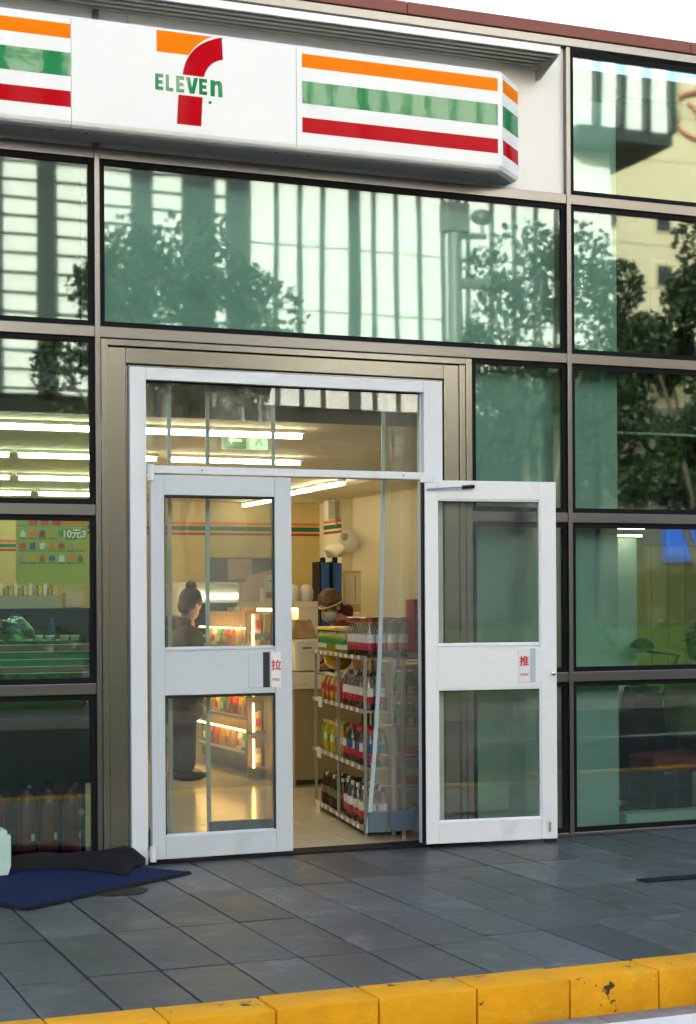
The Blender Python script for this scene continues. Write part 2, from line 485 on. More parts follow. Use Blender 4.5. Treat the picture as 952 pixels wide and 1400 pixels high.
def leaf_mat(name, a, b):
    mt = bpy.data.materials.new(name)
    n, l = nodes_of(mt)
    p = n['Principled BSDF']
    p.inputs['Roughness'].default_value = 0.5
    ge = n.new('ShaderNodeNewGeometry')
    mx = n.new('ShaderNodeMix'); mx.data_type = 'RGBA'
    mx.inputs['A'].default_value = (*a, 1); mx.inputs['B'].default_value = (*b, 1)
    l.new(ge.outputs['Random Per Island'], mx.inputs['Factor'])
    l.new(mx.outputs['Result'], p.inputs['Base Color'])
    tl = n.new('ShaderNodeBsdfTranslucent'); l.new(mx.outputs['Result'], tl.inputs['Color'])
    ms = n.new('ShaderNodeMixShader'); ms.inputs['Fac'].default_value = 0.3
    l.new(p.outputs[0], ms.inputs[1]); l.new(tl.outputs[0], ms.inputs[2])
    l.new(ms.outputs[0], n['Material Output'].inputs['Surface'])
    M[name] = mt
leaf_mat('leaf', (0.009, 0.018, 0.006), (0.026, 0.045, 0.012))
pbr('pink_paper', (0.66, 0.45, 0.36), 0.6, var=0.12, vscale=25)
emitter('lit_header', (0.9, 0.95, 0.7), 1.2)
pbr('poster_dark', (0.10, 0.10, 0.085), 0.6, var=0.5, vscale=20)
pbr('snack_dark_red', (0.34, 0.03, 0.04), 0.5)
pbr('film_green', (0.015, 0.12, 0.085), 0.4)
pbr('tape_green', (0.04, 0.20, 0.12), 0.5)
emitter('desk_bulb', (1.0, 0.86, 0.5), 16.0)
emitter('office_light', (1.0, 0.9, 0.6), 3.2)

# ================================================================== GROUND
g = MB().add([(-90, 40, -0.30), (140, 40, -0.30), (140, -160, -0.30), (-90, -160, -0.30)], [(0, 1, 2, 3)]).build('ground', M['far_pavement'])
tag(g, kind='structure')
road = MB().box(-60, 90, -12.4, -3.62, -0.25, -0.146).build('road', M['asphalt']); tag(road, kind='structure')
pav = MB().box(-14, 20, -3.268, -0.02, -0.25, -0.028).build('pavement', M['joint']); tag(pav, kind='structure')
TW, TL = 0.30, 0.825
def slab(x0, x1, y0, y1):
    g_ = 0.0044
    dz = random.uniform(-0.0022, 0.0012)
    mb = MB().box(-(x1 - x0) / 2 + g_, (x1 - x0) / 2 - g_, -(y1 - y0) / 2 + g_, (y1 - y0) / 2 - g_, -0.03, 0)
    o = mb.build('paving_slab', M['slab'], pav, bevel=0.0022, seg=1, loc=((x0 + x1) / 2, (y0 + y1) / 2, dz))
    o.rotation_euler = (random.uniform(-.0016, .0016), random.uniform(-.003, .003), 0)
nx = 0
x = 1.475 - 0.30 * 9
while x < 8.6:
    if x < 1.4: off = -0.28 if nx % 2 else -0.24
    elif x < 3.2: off = -0.20
    elif x < 3.85: off = -0.10
    else: off = 0.0
    ys = [-0.025] + [off - TL * k for k in range(6) if -3.1 < off - TL * k < -0.06] + [-3.262]
    for a, b in zip(ys[:-1], ys[1:]):
        slab(x, x + TW, b, a)
    nx += 1
    x += TW
kerb = MB().box(-30, 40, -3.47, -3.272, -0.25, -0.10).build('kerb', M['joint']); tag(kerb, kind='structure')
kb = MB().box(-0.1985, 0.1985, -0.109, 0.109, -0.19, 0.006)
kerb_meshes = []
for s in range(4):
    me = kb.mesh('kerb_stone', 0.007, True, 2)
    kerb_meshes.append(me)
    me.materials.append(M['kerb_yellow'])
for i in range(-6, 24):
    xx = 1.984 + 0.403 * i + 0.2
    o = link('kerb_stone', kerb_meshes[i % 4], None, kerb, (xx, -3.381 + random.uniform(-.002, .002), random.uniform(-.003, .003)))
    o.rotation_euler = (0, random.uniform(-.003, .003), random.uniform(-.004, .004))
gut = MB().box(-30, 40, -3.62, -3.47, -0.25, -0.156).build('gutter', M['joint']); tag(gut, kind='structure')
gm = MB().box(-0.247, 0.247, -0.058, 0.058, -0.05, 0).mesh('gutter_stone', 0.004, False, 1); gm.materials.append(M['gutter_stone'])
for i in range(-5, 16):
    link('gutter_stone', gm, None, gut, (1.55 + 0.5 * i, -3.55, -0.146 + random.uniform(-.002, .002)))
line = MB().add([(-30, -3.80, -0.142), (40, -3.80, -0.142), (40, -3.625, -0.142), (-30, -3.625, -0.142)], [(0, 1, 2, 3)]).build('road_marking', M['road_paint']); tag(line, kind='structure')
for k in range(5):
    d = MB().add([(-22 + 10 * k, -8.1, -0.142), (-17 + 10 * k, -8.1, -0.142), (-17 + 10 * k, -7.95, -0.142), (-22 + 10 * k, -7.95, -0.142)], [(0, 1, 2, 3)]).build('lane_marking', M['road_paint']); tag(d, kind='structure')
fk = MB().box(-60, 90, -12.62, -12.4, -0.25, 0.0).build('far_kerb', M['gutter_stone'], bevel=0.01); tag(fk, kind='structure')
fp = MB().box(-60, 90, -30, -12.62, -0.25, -0.008).build('far_pavement', M['far_pavement']); tag(fp, kind='structure')

# stained patch and dark cover strip in the paving
st = []
for k in range(18):
    t = 2 * PI * k / 18
    st.append((2.06 + 0.15 * math.cos(t) * (1 + 0.15 * math.sin(3 * t)), -0.86 + 0.13 * math.sin(t) * (1 + 0.2 * math.cos(2 * t))))
o = MB().prism(st, 'z', 0.0035, 0.0055).build('wet_patch', M['puddle_stain'])
tag(o, 'dark wet patch on the paving beside the blue mat', 'puddle')
o = MB().box(4.66, 5.35, -1.70, -1.60, 0.0035, 0.008).build('cover_strip', M['mat_rubber'], bevel=0.002)
tag(o, 'flat black strip lying on the paving at right', 'cover strip')

# ================================================================== SHOP BUILDING
shop = empty('shop_building', (0, 0, 0), 0, 'glass and steel fronted shop building with red brown roof coping', 'building')
ML, MC, MR, ME = -0.85, 2.16, 5.17, 8.18
HW = 0.015
for mx_ in (ML, MC, MR, ME):
    z1 = 4.955
    z0 = 0.0
    MB().box(mx_ - HW, mx_ + HW, -0.038, 0.07, z0, z1).build('mullion', M['mullion'], shop, bevel=0.003)
TH = 0.031
def transom(x0, x1, z, th=TH):
    MB().box(x0, x1, -0.033, 0.066, z - th, z + th).build('transom', M['mullion'], shop, bevel=0.003)
for z in (1, 2, 3, 4):
    transom(ML + HW, MC - HW, z)
    transom(MR + HW, ME - HW, z)
for z in (3, 4): transom(MC + HW, MR - HW, z)
for z in (1, 2): transom(4.49, MR - HW, z)
for (a, b) in ((ML + HW, MC - HW), (4.49, MR - HW), (MR + HW, ME - HW)):
    MB().box(a, b, -0.033, 0.066, 0.0, 0.022).build('window_sill', M['mullion'], shop, bevel=0.003)
def pane(x0, x1, z0, z1, mat='pane_tint', gk=0.031):
    p = MB().box(x0 + .002, x1 - .002, -0.006, 0.006, z0 + .002, z1 - .002).build('window_pane', M[mat], shop)
    q = MB()
    q.box(x0, x0 + gk, -0.018, -0.007, z0, z1); q.box(x1 - gk, x1, -0.018, -0.007, z0, z1)
    q.box(x0 + gk, x1 - gk, -0.018, -0.007, z0, z0 + gk); q.box(x0 + gk, x1 - gk, -0.018, -0.007, z1 - gk, z1)
    q.build('gasket', M['gasket'], p)
    return p
rows = [(0.022, 1 - TH), (1 + TH, 2 - TH), (2 + TH, 3 - TH), (3 + TH, 4 - TH), (4 + TH, 4.94)]
for (z0, z1) in rows[:4]: pane(ML + HW, MC - HW, z0, z1)
pane(MC + HW, MR - HW, *rows[3])
for (z0, z1) in rows[:3]: pane(4.49, MR - HW, z0, z1)
for (z0, z1) in rows: pane(MR + HW, ME - HW, z0, z1)
# panels above the third transom
for (a, b) in ((ML + HW, 0.62), (0.623, MC + 0.19), (MC + 0.193, 3.80), (3.803, MR - HW)):
    MB().box(a, b, 0.0, 0.05, 4 + TH + .002, 4.953).build('fascia_panel', M['cream_panel'], shop, bevel=0.002)
MB().box(-34, ML - HW, -0.02, 0.2, 0, 4.953).build('end_wall', M['cream_panel'], shop)  # lengthened out of view, with roof and coping, to shade the road
MB().box(ME + HW, 14, -0.02, 0.2, 0, 4.953).build('end_wall', M['cream_panel'], shop)
MB().box(-34, 14, -0.045, 0.10, 4.957, 5.010).build('parapet_rail', M['mullion'], shop, bevel=0.003)
for k in range(24):
    a = -34 + 2.0 * k + 0.06
    MB().box(a, a + 1.997, -0.06, 0.30, 5.012, 5.088).build('coping', M['coping'], shop, bevel=0.006)
MB().box(-34, 14, 0.30, 13.0, 4.75, 4.95).build('roof', M['roofing'], shop)
MB().box(-34, -33.8, 0.2, 13, -.2, 4.75).build('side_wall', M['cream_panel'], shop)
MB().box(13.8, 14, 0.2, 13, -.2, 4.75).build('side_wall', M['cream_panel'], shop)
MB().box(-33.8, 13.8, 12.8, 13, -.2, 4.75).build('rear_wall', M['cream_panel'], shop)
# opaque boards behind the upper glazing
MB().box(MC + HW, MR - HW, 0.13, 0.16, 3.02, 3.98).build('spandrel_panel', M['spandrel'], shop)
MB().box(4.46, 5.14, 0.13, 0.16, 0.0, 2.98).build('spandrel_panel', M['spandrel'], shop)
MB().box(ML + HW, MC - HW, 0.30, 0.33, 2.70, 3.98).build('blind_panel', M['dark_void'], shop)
MB().box(5.22, 5.63, 0.16, 0.55, 0.0, 4.70).build('column', M['spandrel'], shop)

# canopy over the sign
can_o = MB().box(-0.8, 4.972, -0.295, -0.285, 4.806, 4.850).build('canopy', M['fascia_white'], shop, bevel=0.002)
pf = []
n = 9
under = MB()
for k in range(n):      # corrugated soffit strips from the wall up to the front lip
    y0 = -0.285 + k * 0.285 / n; y1 = y0 + 0.285 / n
    zz = 4.812
    under.box(-0.8, 4.972, y0 + 0.002, y1 - 0.002, zz - (0.008 if k % 2 else 0), zz + 0.02)
under.build('soffit', M['awning_metal'], can_o)
MB().box(-0.8, 4.972, -0.285, -0.002, 4.834, 4.846).build('top_sheet', M['awning_metal'], can_o)
for xb in (0.2, 4.955):
    MB().prism([(-0.284, 4.800), (-0.002, 4.800), (-0.002, 4.725), (-0.05, 4.722)], 'x', xb, xb + 0.012).build('bracket', M['awning_metal'], can_o)

# steel surround of the doorway
SF = MB()
def sb(name, *a, mat='steel', bev=0.003): return MB().box(*a).build(name, M[mat], shop, bevel=bev)
sb('door_surround', 2.18, 2.218, -0.036, 0.10, 0.0, 2.963, mat='steel_v')
sb('door_surround', 2.221, 2.322, -0.026, 0.10, 0.0, 2.920, mat='steel_v')
sb('door_surround', 2.325, 2.337, -0.010, 0.10, 0.0, 2.823, mat='steel_v')
sb('door_surround', 2.218, 4.446, -0.036, 0.10, 2.926, 2.963)
sb('door_surround', 2.3245, 4.302, -0.026, 0.10, 2.832, 2.920)
sb('door_surround', 2.338, 4.282, -0.010, 0.10, 2.8155, 2.828)
sb('door_surround', 4.304, 4.402, -0.026, 0.10, 0.0, 2.920, mat='steel_v')
sb('door_surround', 4.285, 4.3015, -0.010, 0.10, 0.0, 2.829, mat='steel_v')
sb('door_surround', 4.405, 4.4455, -0.032, 0.10, 0.0, 2.923, mat='steel_v')
sb('door_surround', 4.4485, 4.4875, -0.036, 0.10, 0.0, 2.963, mat='steel_v')
MB().box(2.19, 4.48, 0.03, 0.09, 2.80, 2.96).build('door_lintel', M['dark_gap'], shop)
# white aluminium frame with its transom light
fr = MB()
fr.box(2.339, 2.433, -0.045, 0.06, 0.0, 2.812)
fr.box(4.158, 4.281, -0.045, 0.06, 0.0, 2.812)
frame = MB().box(2.339, 2.433, -0.045, 0.06, 0.0, 2.812).build('door_frame', M['white_frame'], shop, bevel=0.003)
MB().box(4.158, 4.2815, -0.045, 0.06, 0.0, 2.812).build('jamb', M['white_frame'], frame, bevel=0.003)
MB().box(2.434, 4.157, -0.044, 0.06, 2.742, 2.812).build('head', M['white_frame'], frame, bevel=0.003)
MB().box(2.434, 4.157, -0.050, 0.06, 2.214, 2.258).build('transom_bar', M['white_frame'], frame, bevel=0.003)
for xx in (2.76, 4.02): MB().tube([(xx, -0.0525, 2.236), (xx, -0.049, 2.236)], 0.0045, 8).build('screw', M['black_plastic'], frame)
MB().box(2.436, 4.155, 0.000, 0.010, 2.258, 2.742).build('transom_pane', M['pane_clear'], frame)
for a in ((2.434, 2.444, 2.258, 2.742), (4.147, 4.157, 2.258, 2.742)):
    MB().box(a[0], a[1], -0.004, -0.001, a[2], a[3]).build('glazing_bead', M['white_frame'], frame)
MB().box(2.444, 4.147, -0.004, -0.001, 2.734, 2.742).build('glazing_bead', M['gasket'], frame)
MB().box(2.434, 4.30, -0.06, 0.13, 0.0, 0.012).build('threshold', M['mat_rubber'], shop)

def door_leaf(name, origin, rz, label, word, sub, plate_u, slot_u, slot_dark, W=0.845, WM='door_white_shaded'):
    """local: x along the leaf from the hinge, y thickness (front face at -0.025), z up"""
    Z0, Z1 = 0.026, 2.205
    a, b = 0.078, 0.103
    zz = [0.026, 0.147, 0.953, 1.210, 2.092, Z1]
    leaf = MB().box(0, a, -0.025, 0.025, Z0, Z1).build(name, M[WM], shop, bevel=0.003)
    leaf.location = origin; leaf.rotation_euler = (0, 0, rz)
    tag(leaf, label)
    W2 = W - b
    MB().box(W2, W, -0.025, 0.025, Z0, Z1).build('stile', M[WM], leaf, bevel=0.003)
    for (z0, z1) in ((zz[0], zz[1]), (zz[4], zz[5])):
        MB().box(a + .0008, W2 - .0008, -0.0245, 0.0245, z0, z1).build('rail', M[WM], leaf, bevel=0.002)
    MB().box(a + .0008, W2 - .0008, -0.0215, 0.0215, zz[2], zz[3]).build('middle_rail', M[WM], leaf, bevel=0.002)
    for (z0, z1) in ((zz[1], zz[2]), (zz[3], zz[4])):
        MB().box(a - .002, W2 + .002, -0.004, 0.004, z0 - .004, z1 + .004).build('door_pane', M['pane_clear'], leaf)
        # sloping white glazing bead round the pane
        q = MB()
        t = 0.014
        q.prism([(-0.026, z0), (-0.026, z0 + 0.004), (-0.006, z0 + t + .004), (-0.006, z0)], 'x', a, W2)
        q.build('glazing_bead', M[WM], leaf)
        q = MB()
        q.box(a, a + .008, -0.018, -0.005, z0 + t, z1 - .010); q.box(W2 - .008, W2, -0.018, -0.005, z0 + t, z1 - .010)
        q.box(a, W2, -0.018, -0.005, z1 - .010, z1)
        q.build('glazing_seal', M['dark_gap'] if slot_dark else M[WM], leaf)
        q = MB().box(a + .008, W2 - .008, -0.0175, -0.0055, z1 - .016, z1 - .0105); q.build('seal_line', M['gasket'], leaf)
    # handle plate with recessed grip
    p0, p1 = plate_u; s0, s1 = slot_u
    MB().box(p0, p1, -0.0265, -0.0218, 0.985, 1.190).build('handle_plate', M['plate_white'], leaf, bevel=0.001)
    MB().box(s0, s1, -0.0235, -0.0218, 0.985, 1.190).build('grip_slot', M['dark_gap'] if slot_dark else M['curtain_edge'], leaf)
    MB().box(min(s0, p0) - 0.09 if slot_dark else s1, s0 if slot_dark else s1 + 0.075, -0.0255, -0.0218, 0.985, 1.190).build('grip_cover', M[WM], leaf, bevel=0.002)
    pc = (p0 + p1) / 2
    writing(word, 0.064, M['ink_red'], leaf, (pc, -0.0275, 1.110), 0, 0.0012)
    writing(sub, 0.022, M['ink_red'], leaf, (pc, -0.0275, 1.030), 0, 0.0)
    return leaf

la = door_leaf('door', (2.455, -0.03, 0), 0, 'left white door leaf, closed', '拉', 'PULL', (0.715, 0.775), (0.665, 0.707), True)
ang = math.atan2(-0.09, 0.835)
ra = door_leaf('door', (4.120, -0.115, 0), ang, 'right white door leaf, folded open against the glass', '推', 'PUSH', (0.595, 0.668), (0.668, 0.705), False, WM='door_white_lit')
for (zc, h) in ((2.215, 0.095), (0.06, 0.09)):
    MB().lathe([(0.004, -h / 2), (0.019, -h / 2 + .002), (0.019, h / 2 - .002), (0.004, h / 2)], (0.0, -0.035, zc), 14).build('hinge', M['white_frame'], la, smooth=True)
MB().box(-0.03, 0.06, -0.032, -0.0255, 2.19, 2.235).build('hinge', M['white_frame'], ra)
MB().box(-0.012, -0.002, -0.02, 0.02, 0.03, 2.2).build('edge_seal', M['gasket'], ra)
# closer arm, lock, floor bolt on the open leaf
q = MB().tube([(0.01, -0.040, 2.150), (0.16, -0.050, 2.160), (0.29, -0.044, 2.168)], 0.0055, 8).build('closer_arm', M['chrome'], ra, smooth=True)
MB().tube([(0.23, -0.05, 2.163), (0.31, -0.036, 2.170)], 0.011, 8).build('closer_joint', M['black_plastic'], ra, smooth=True)
lk = MB().lathe([(0.013, 0), (0.013, 0.012), (0.006, 0.016)], (0, 0, 0), 12).build('lock', M['chrome'], ra, smooth=True)
lk.location = (0.82, -0.026, 1.035); lk.rotation_euler = (PI / 2, 0, 0)
MB().tube([(0.79, -0.034, 0.07), (0.79, -0.034, 0.13)], 0.008, 8).build('floor_bolt', M['chrome'], ra, smooth=True)
MB().box(0.765, 0.835, -0.035, -0.004, 0.004, 0.026).build('door_stop', M['black_plastic'], ra, bevel=0.002)
MB().tube([(0.79, -0.036, 1.6), (0.79, -0.036, 1.601)], 0.002, 6).build('screw', M['chrome'], ra)

# ================================================================== SHOP SIGN
sign = empty('shop_sign', (2.6, -0.16, 4.05), 0, 'long white fascia sign with orange, green and red stripes above the door', 'sign')
def sp(mb, name, mat, parent=sign, **k):
    o = mb.build(name, mat, None, **k)
    off = Vector((-2.6, 0.16, -4.05)) if parent is sign else Vector((0, 0, 0))
    o.parent = parent
    if parent is sign:
        o.location = off
    return o
FY, ZB, ZT = -0.32, 4.045, 4.650
def sign_panel(x0, x1):
    r = 0.035
    prof = [(FY, ZB + r), (FY, ZT - 0.02), (FY + 0.02, ZT), (-0.03, ZT), (-0.03, ZB + 0.012), (FY + 0.16, ZB + .002), (FY + 0.05, ZB - .004), (FY + 0.02, ZB + .004), (FY + 0.006, ZB + 0.016)]
    return sp(MB().prism(prof, 'x', x0, x1), 'sign_panel', M['sign_white'])
pL = sign_panel(0.665, 1.9535)
pC = sign_panel(1.9565, 3.2455)
pR = sign_panel(3.2485, 4.535)
# chamfered end box
e = MB()
def ring(z, d): return [(4.535, FY + d, z), (4.556, FY + d, z), (4.775 - d, -0.115, z), (4.775 - d, -0.03, z), (4.535, -0.03, z)]
zs = [(ZB - .003, 0.05), (ZB + .012, 0.015), (ZB + .035, 0.0), (ZT - 0.02, 0.0), (ZT, 0.02)]
vs_, fs_ = [], []
for (z, d) in zs: vs_ += ring(z, d)
for i in range(4):
    for k in range(5):
        fs_.append((i * 5 + k, i * 5 + (k + 1) % 5, i * 5 + 5 + (k + 1) % 5, i * 5 + 5 + k))
fs_ += [tuple(range(5)), tuple(range(20, 25))]
pE = sp(MB().add(vs_, fs_), 'end_box', M['sign_white'])
bands = [(4.523, 4.600, 'sign_orange'), (4.318, 4.445, 'sign_green'), (4.152, 4.238, 'sign_red')]
for (z0, z1, mt) in bands:
    sp(MB().box(0.70, 1.9515, FY - .0012, FY + .002, z0, z1), 'stripe', M[mt], pL)
    sp(MB().box(3.282, 4.528, FY - .0012, FY + .002, z0, z1), 'stripe', M[mt], pR)
    # on the chamfer
    dx, dy = 4.775 - 4.556, -0.115 - FY
    L = math.hypot(dx, dy); nx_, ny_ = dy / L, -dx / L
    t0, t1 = 0.05, 0.96
    p0 = (4.556 + dx * t0 + nx_ * .0015, FY + dy * t0 + ny_ * .0015); p1 = (4.556 + dx * t1 + nx_ * .0015, FY + dy * t1 + ny_ * .0015)
    sp(MB().prism([p0, p1, (p1[0] - nx_ * .004, p1[1] - ny_ * .004), (p0[0] - nx_ * .004, p0[1] - ny_ * .004)], 'z', z0, z1), 'stripe', M[mt], pE)
# numeral and lettering on the middle panel
def bez(p0, p1, p2, n=10): return [((1 - t) ** 2 * p0[0] + 2 * t * (1 - t) * p1[0] + t * t * p2[0], (1 - t) ** 2 * p0[1] + 2 * t * (1 - t) * p1[1] + t * t * p2[1]) for t in [k / n for k in range(n + 1)]]
def flat(poly, mat, name):
    # triangulated front-facing plate a millimetre proud of the panel
    me = bpy.data.meshes.new(name)
    bm = bmesh.new()
    vv = [bm.verts.new((p[0], FY - 0.0015, p[1])) for p in poly]
    f = bm.faces.new(vv)
    bm.normal_update()
    bmesh.ops.triangulate(bm, faces=[f], ngon_method='EAR_CLIP')
    bm.normal_update()
    r = bmesh.ops.extrude_face_region(bm, geom=bm.faces[:])
    bmesh.ops.translate(bm, vec=(0, 0.003, 0), verts=[g_ for g_ in r['geom'] if isinstance(g_, bmesh.types.BMVert)])
    bmesh.ops.recalc_face_normals(bm, faces=bm.faces)
    bm.to_mesh(me); bm.free()
    return link(name, me, mat, pC)
orange = [(2.430, 4.511), (2.430, 4.629)] + [(2.752, 4.629)] + bez((2.752, 4.629), (2.668, 4.600), (2.612, 4.511), 8)[1:]
flat(orange, M['sign_orange'], 'numeral_bar')
red = bez((2.578, 4.400), (2.600, 4.580), (2.806, 4.632), 12) + [(2.811, 4.508)] + bez((2.811, 4.508), (2.725, 4.490), (2.700, 4.400), 8)[1:]
flat(red, M['sign_red'], 'numeral_hook')
flat([(2.553, 4.286), (2.543, 4.124), (2.683, 4.124), (2.692, 4.286)][::-1], M['sign_red'], 'numeral_stem')
def letter(ch, x0, x1, z0, z1):
    w, h = x1 - x0, z1 - z0
    s = w * 0.42; t = h * 0.22
    if ch == 'E':
        pts = [(0, 0), (w, 0), (w, t), (s, t), (s, h * .39), (w * .92, h * .39), (w * .92, h * .61), (s, h * .61), (s, h - t), (w, h - t), (w, h), (0, h)]
    elif ch == 'L':
        pts = [(0, 0), (w, 0), (w, t), (s, t), (s, h), (0, h)]
    elif ch == 'V':
        pts = [(w * .30, 0), (w * .70, 0), (w, h), (w * .66, h), (w * .5, h * .36), (w * .34, h), (0, h)]
    else:
        pts = [(0, 0), (s * .85, 0), (s * .85, h * .62), (w * .45, h * .75), (w * .56, h * .75), (w - s * .85, h * .62), (w - s * .85, 0), (w, 0), (w, h * .72), (w * .88, h * .95), (w * .66, h), (s * .85, h * .93), (s * .85, h), (0, h)]
    flat([(x0 + p[0], z0 + p[1]) for p in pts], M['sign_green'], 'letter')
xs = [2.421, 2.481, 2.540, 2.596, 2.672, 2.738]; ws = [0.046, 0.043, 0.046, 0.070, 0.046, 0.070]
for ch, a, w in zip('ELEVEn', xs, ws):
    letter(ch, a, a + w, 4.300 if ch != 'n' else 4.298, 4.389 if ch != 'n' else 4.388)
rg = MB().lathe([(0.006, 0), (0.009, 0), (0.009, .002), (0.006, .002)], (0, 0, 0), 14).build('trademark_ring', M['sign_green'], pC)
rg.location = (2.735, FY + .0005, 4.262); rg.rotation_euler = (PI / 2, 0, 0)
for xx in (1.86, 2.05, 3.15, 3.34, 4.35):
    MB().tube([(xx, FY + 0.07, ZB - 0.008), (xx, FY + 0.07, ZB + 0.01)], 0.006, 8).build('screw', M['black_plastic'], pC)

# ================================================================== DOOR MAT, MINT BOX
def sheet(fn, nu, nv, th, name, mat, parent=None):
    top = [[Vector(fn(i / nu, j / nv)) for j in range(nv + 1)] for i in range(nu + 1)]
    mb = MB()
    vv, ff = [], []
    W_ = nv + 1
    for lay in range(2):
        for i in range(nu + 1):
            for j in range(nv + 1):
                du = top[min(i + 1, nu)][j] - top[max(i - 1, 0)][j]
                dv = top[i][min(j + 1, nv)] - top[i][max(j - 1, 0)]
                nrm = du.cross(dv).normalized()
                vv.append(tuple(top[i][j] - nrm * (th * lay)))
    N = (nu + 1) * W_
    for i in range(nu):
        for j in range(nv):
            a = i * W_ + j
            ff.append((a, a + W_, a + W_ + 1, a + 1)); ff.append((N + a, N + a + 1, N + a + W_ + 1, N + a + W_))
    for i in range(nu):
        a = i * W_; ff.append((a, N + a, N + a + W_, a + W_)); a = i * W_ + nv; ff.append((a, a + W_, N + a + W_, N + a))
    for j in range(nv):
        a = j; ff.append((a, a + 1, N + a + 1, N + a)); a = nu * W_ + j; ff.append((a, N + a, N + a + 1, a + 1))
    mb.add(vv, ff)
    return mb.build(name, mat, parent, smooth=True)
mat_t = empty('door_mat', (1.9, -0.5, 0), 0, 'blue ribbed door mat with its back edge curled over black', 'mat')
def lerp(a, b, t): return (a[0] + (b[0] - a[0]) * t, a[1] + (b[1] - a[1]) * t)
A0, A1 = (1.535, -1.16), (2.555, -0.45)          # front edge; the rear runs up to the glass
SD = (-0.57, 0.82)
def matfn(u, v):
    p = lerp(A0, A1, u)
    L = (-0.075 - p[1]) / SD[1]
    p = (p[0] + SD[0] * L * v, p[1] + SD[1] * L * v)
    z = 0.013 + 0.003 * math.sin(9 * u + 3 * v) + 0.010 * max(0, v - .6)
    return (p[0] - 1.9, p[1] + 0.5, z)
sheet(matfn, 24, 16, 0.008, 'pile', M['mat_blue'], mat_t)
def rim(a, b, nm):
    q = MB(); d = Vector((b[0] - a[0], b[1] - a[1], 0)).normalized(); nn = Vector((-d.y, d.x, 0)) * 0.016
    P = [(a[0] - nn.x, a[1] - nn.y), (b[0] - nn.x, b[1] - nn.y), (b[0] + nn.x * .3, b[1] + nn.y * .3), (a[0] + nn.x * .3, a[1] + nn.y * .3)]
    hz = [0.006, 0.006, 0.017, 0.017]
    q.add([(p[0] - 1.9, p[1] + .5, h) for p, h in zip(P, hz)] + [(p[0] - 1.9, p[1] + .5, 0.003) for p in P],
          [(0, 1, 2, 3), (4, 7, 6, 5), (0, 4, 5, 1), (1, 5, 6, 2), (2, 6, 7, 3), (3, 7, 4, 0)])
    q.build(nm, M['mat_rubber'], mat_t)
rim(A0, A1, 'rubber_edge')
rim((A0[0] - .57 * 1.2, A0[1] + .82 * 1.2), A0, 'rubber_edge')
# rear edge folded back on itself: the black underside leans out over the pile
FX = [1.40, 1.70, 1.90, 2.02, 2.12, 2.20, 2.25, 2.32, 2.40]
FF = [-0.10, -0.09, -0.10, -0.16, -0.30, -0.46, -0.40, -0.22, -0.16]
FH = [0.085, 0.088, 0.08, 0.078, 0.075, 0.075, 0.08, 0.085, 0.015]
def flap(u, v):
    x_ = 1.40 + 1.0 * u
    yf = float(np.interp(x_, FX, FF)); h = float(np.interp(x_, FX, FH)) + 0.006 * math.sin(21 * u)
    t = v
    y_ = yf + (-0.058 - yf) * t
    z_ = 0.022 + h * math.sin(PI * 0.5 * min(1, t * 1.02)) ** 1.2 + 0.004 * math.sin(19 * u + 5 * v) * t
    return (x_ + 0.03 * (v - .5) - 1.9, y_ + 0.5, z_)
sheet(flap, 40, 14, 0.007, 'curled_backing', M['mat_rubber'], mat_t)

mint = empty('mint_box', (1.50, -0.12, 0.02), 0, 'pale mint plastic box at the left edge beside the mat', 'box')
MB().prism([(-0.30, 0.0), (0.115, 0.0), (0.13, 0.05), (0.13, 0.215), (0.11, 0.215), (0.11, 0.24), (-0.30, 0.24)], 'y', -0.09, 0.06).build('shell', M['mint'], mint, bevel=0.004)
MB().tube([(0.128, -0.05, 0.10), (0.14, -0.05, 0.10)], 0.004, 6).build('stud', M['black_plastic'], mint)

# ================================================================== OPPOSITE SIDE OF THE STREET (seen in the glass)
TY = -28.0
tower = empty('office_tower', (12, TY, 0), 0, 'white panelled office tower with dark vertical fins across the street', 'building')
def tp(mb, name, mat, parent=tower, **k):
    o = mb.build(name, mat, None, **k); o.parent = parent
    if parent is tower: o.location = (-12, -TY, 0)
    return o
body = tp(MB().box(-14, 22.4, TY - 14, TY, 6.2, 24), 'wall', M['tower_white'])
tp(MB().box(-14, 22.0, TY - 14, TY - 0.25, 0, 6.2), 'ground_floor', M['tower_base'])
tp(MB().box(20.9, 23.45, TY - 10, TY + 1.0, 13.4, 24), 'overhang', M['tower_white'])
tp(MB().box(20.8, 23.55, TY - 10, TY + 1.1, 13.1, 13.4), 'overhang_base', M['tower_fin'])
def fin(x0, x1, z0=6.2, z1=24, y1=TY + 0.07): tp(MB().box(x0, x1, TY - 0.05, y1, z0, z1), 'fin', M['tower_fin'])
for a, b in ((-9.4, -9.1), (-6.5, -6.0), (-3.0, -2.5), (0.5, 1.2), (3.4, 3.8), (5.8, 6.6), (7.45, 7.85), (9.63, 10.06), (10.8, 11.52), (11.85, 12.45)): fin(a, b, y1=TY + 0.12)
for a in (13.16, 13.76, 14.32, 15.66, 16.27, 16.90, 17.54, 18.2, 18.85, 19.48, 20.1, 20.7): fin(a - .045, a + .045)
fin(15.0, 15.28)
for a in (21.3, 22.0, 22.75): tp(MB().box(a - .06, a + .06, TY + 1.0, TY + 1.25, 13.4, 24), 'fin', M['tower_fin'])
tp(MB().box(23.45, 23.6, TY - 1, TY + 1.2, 13.4, 24), 'fin', M['tower_fin'])
for k in range(41):
    z = 6.3 + 0.43 * k
    tp(MB().box(-14, 12.4, TY, TY + 0.09, z, z + 0.032), 'slat', M['tower_fin'])
for k in range(12):
    z = 6.9 + 1.55 * k
    tp(MB().box(12.46, 20.9, TY + .001, TY + 0.012, z, z + 0.03), 'panel_joint', M['shop_wall'])
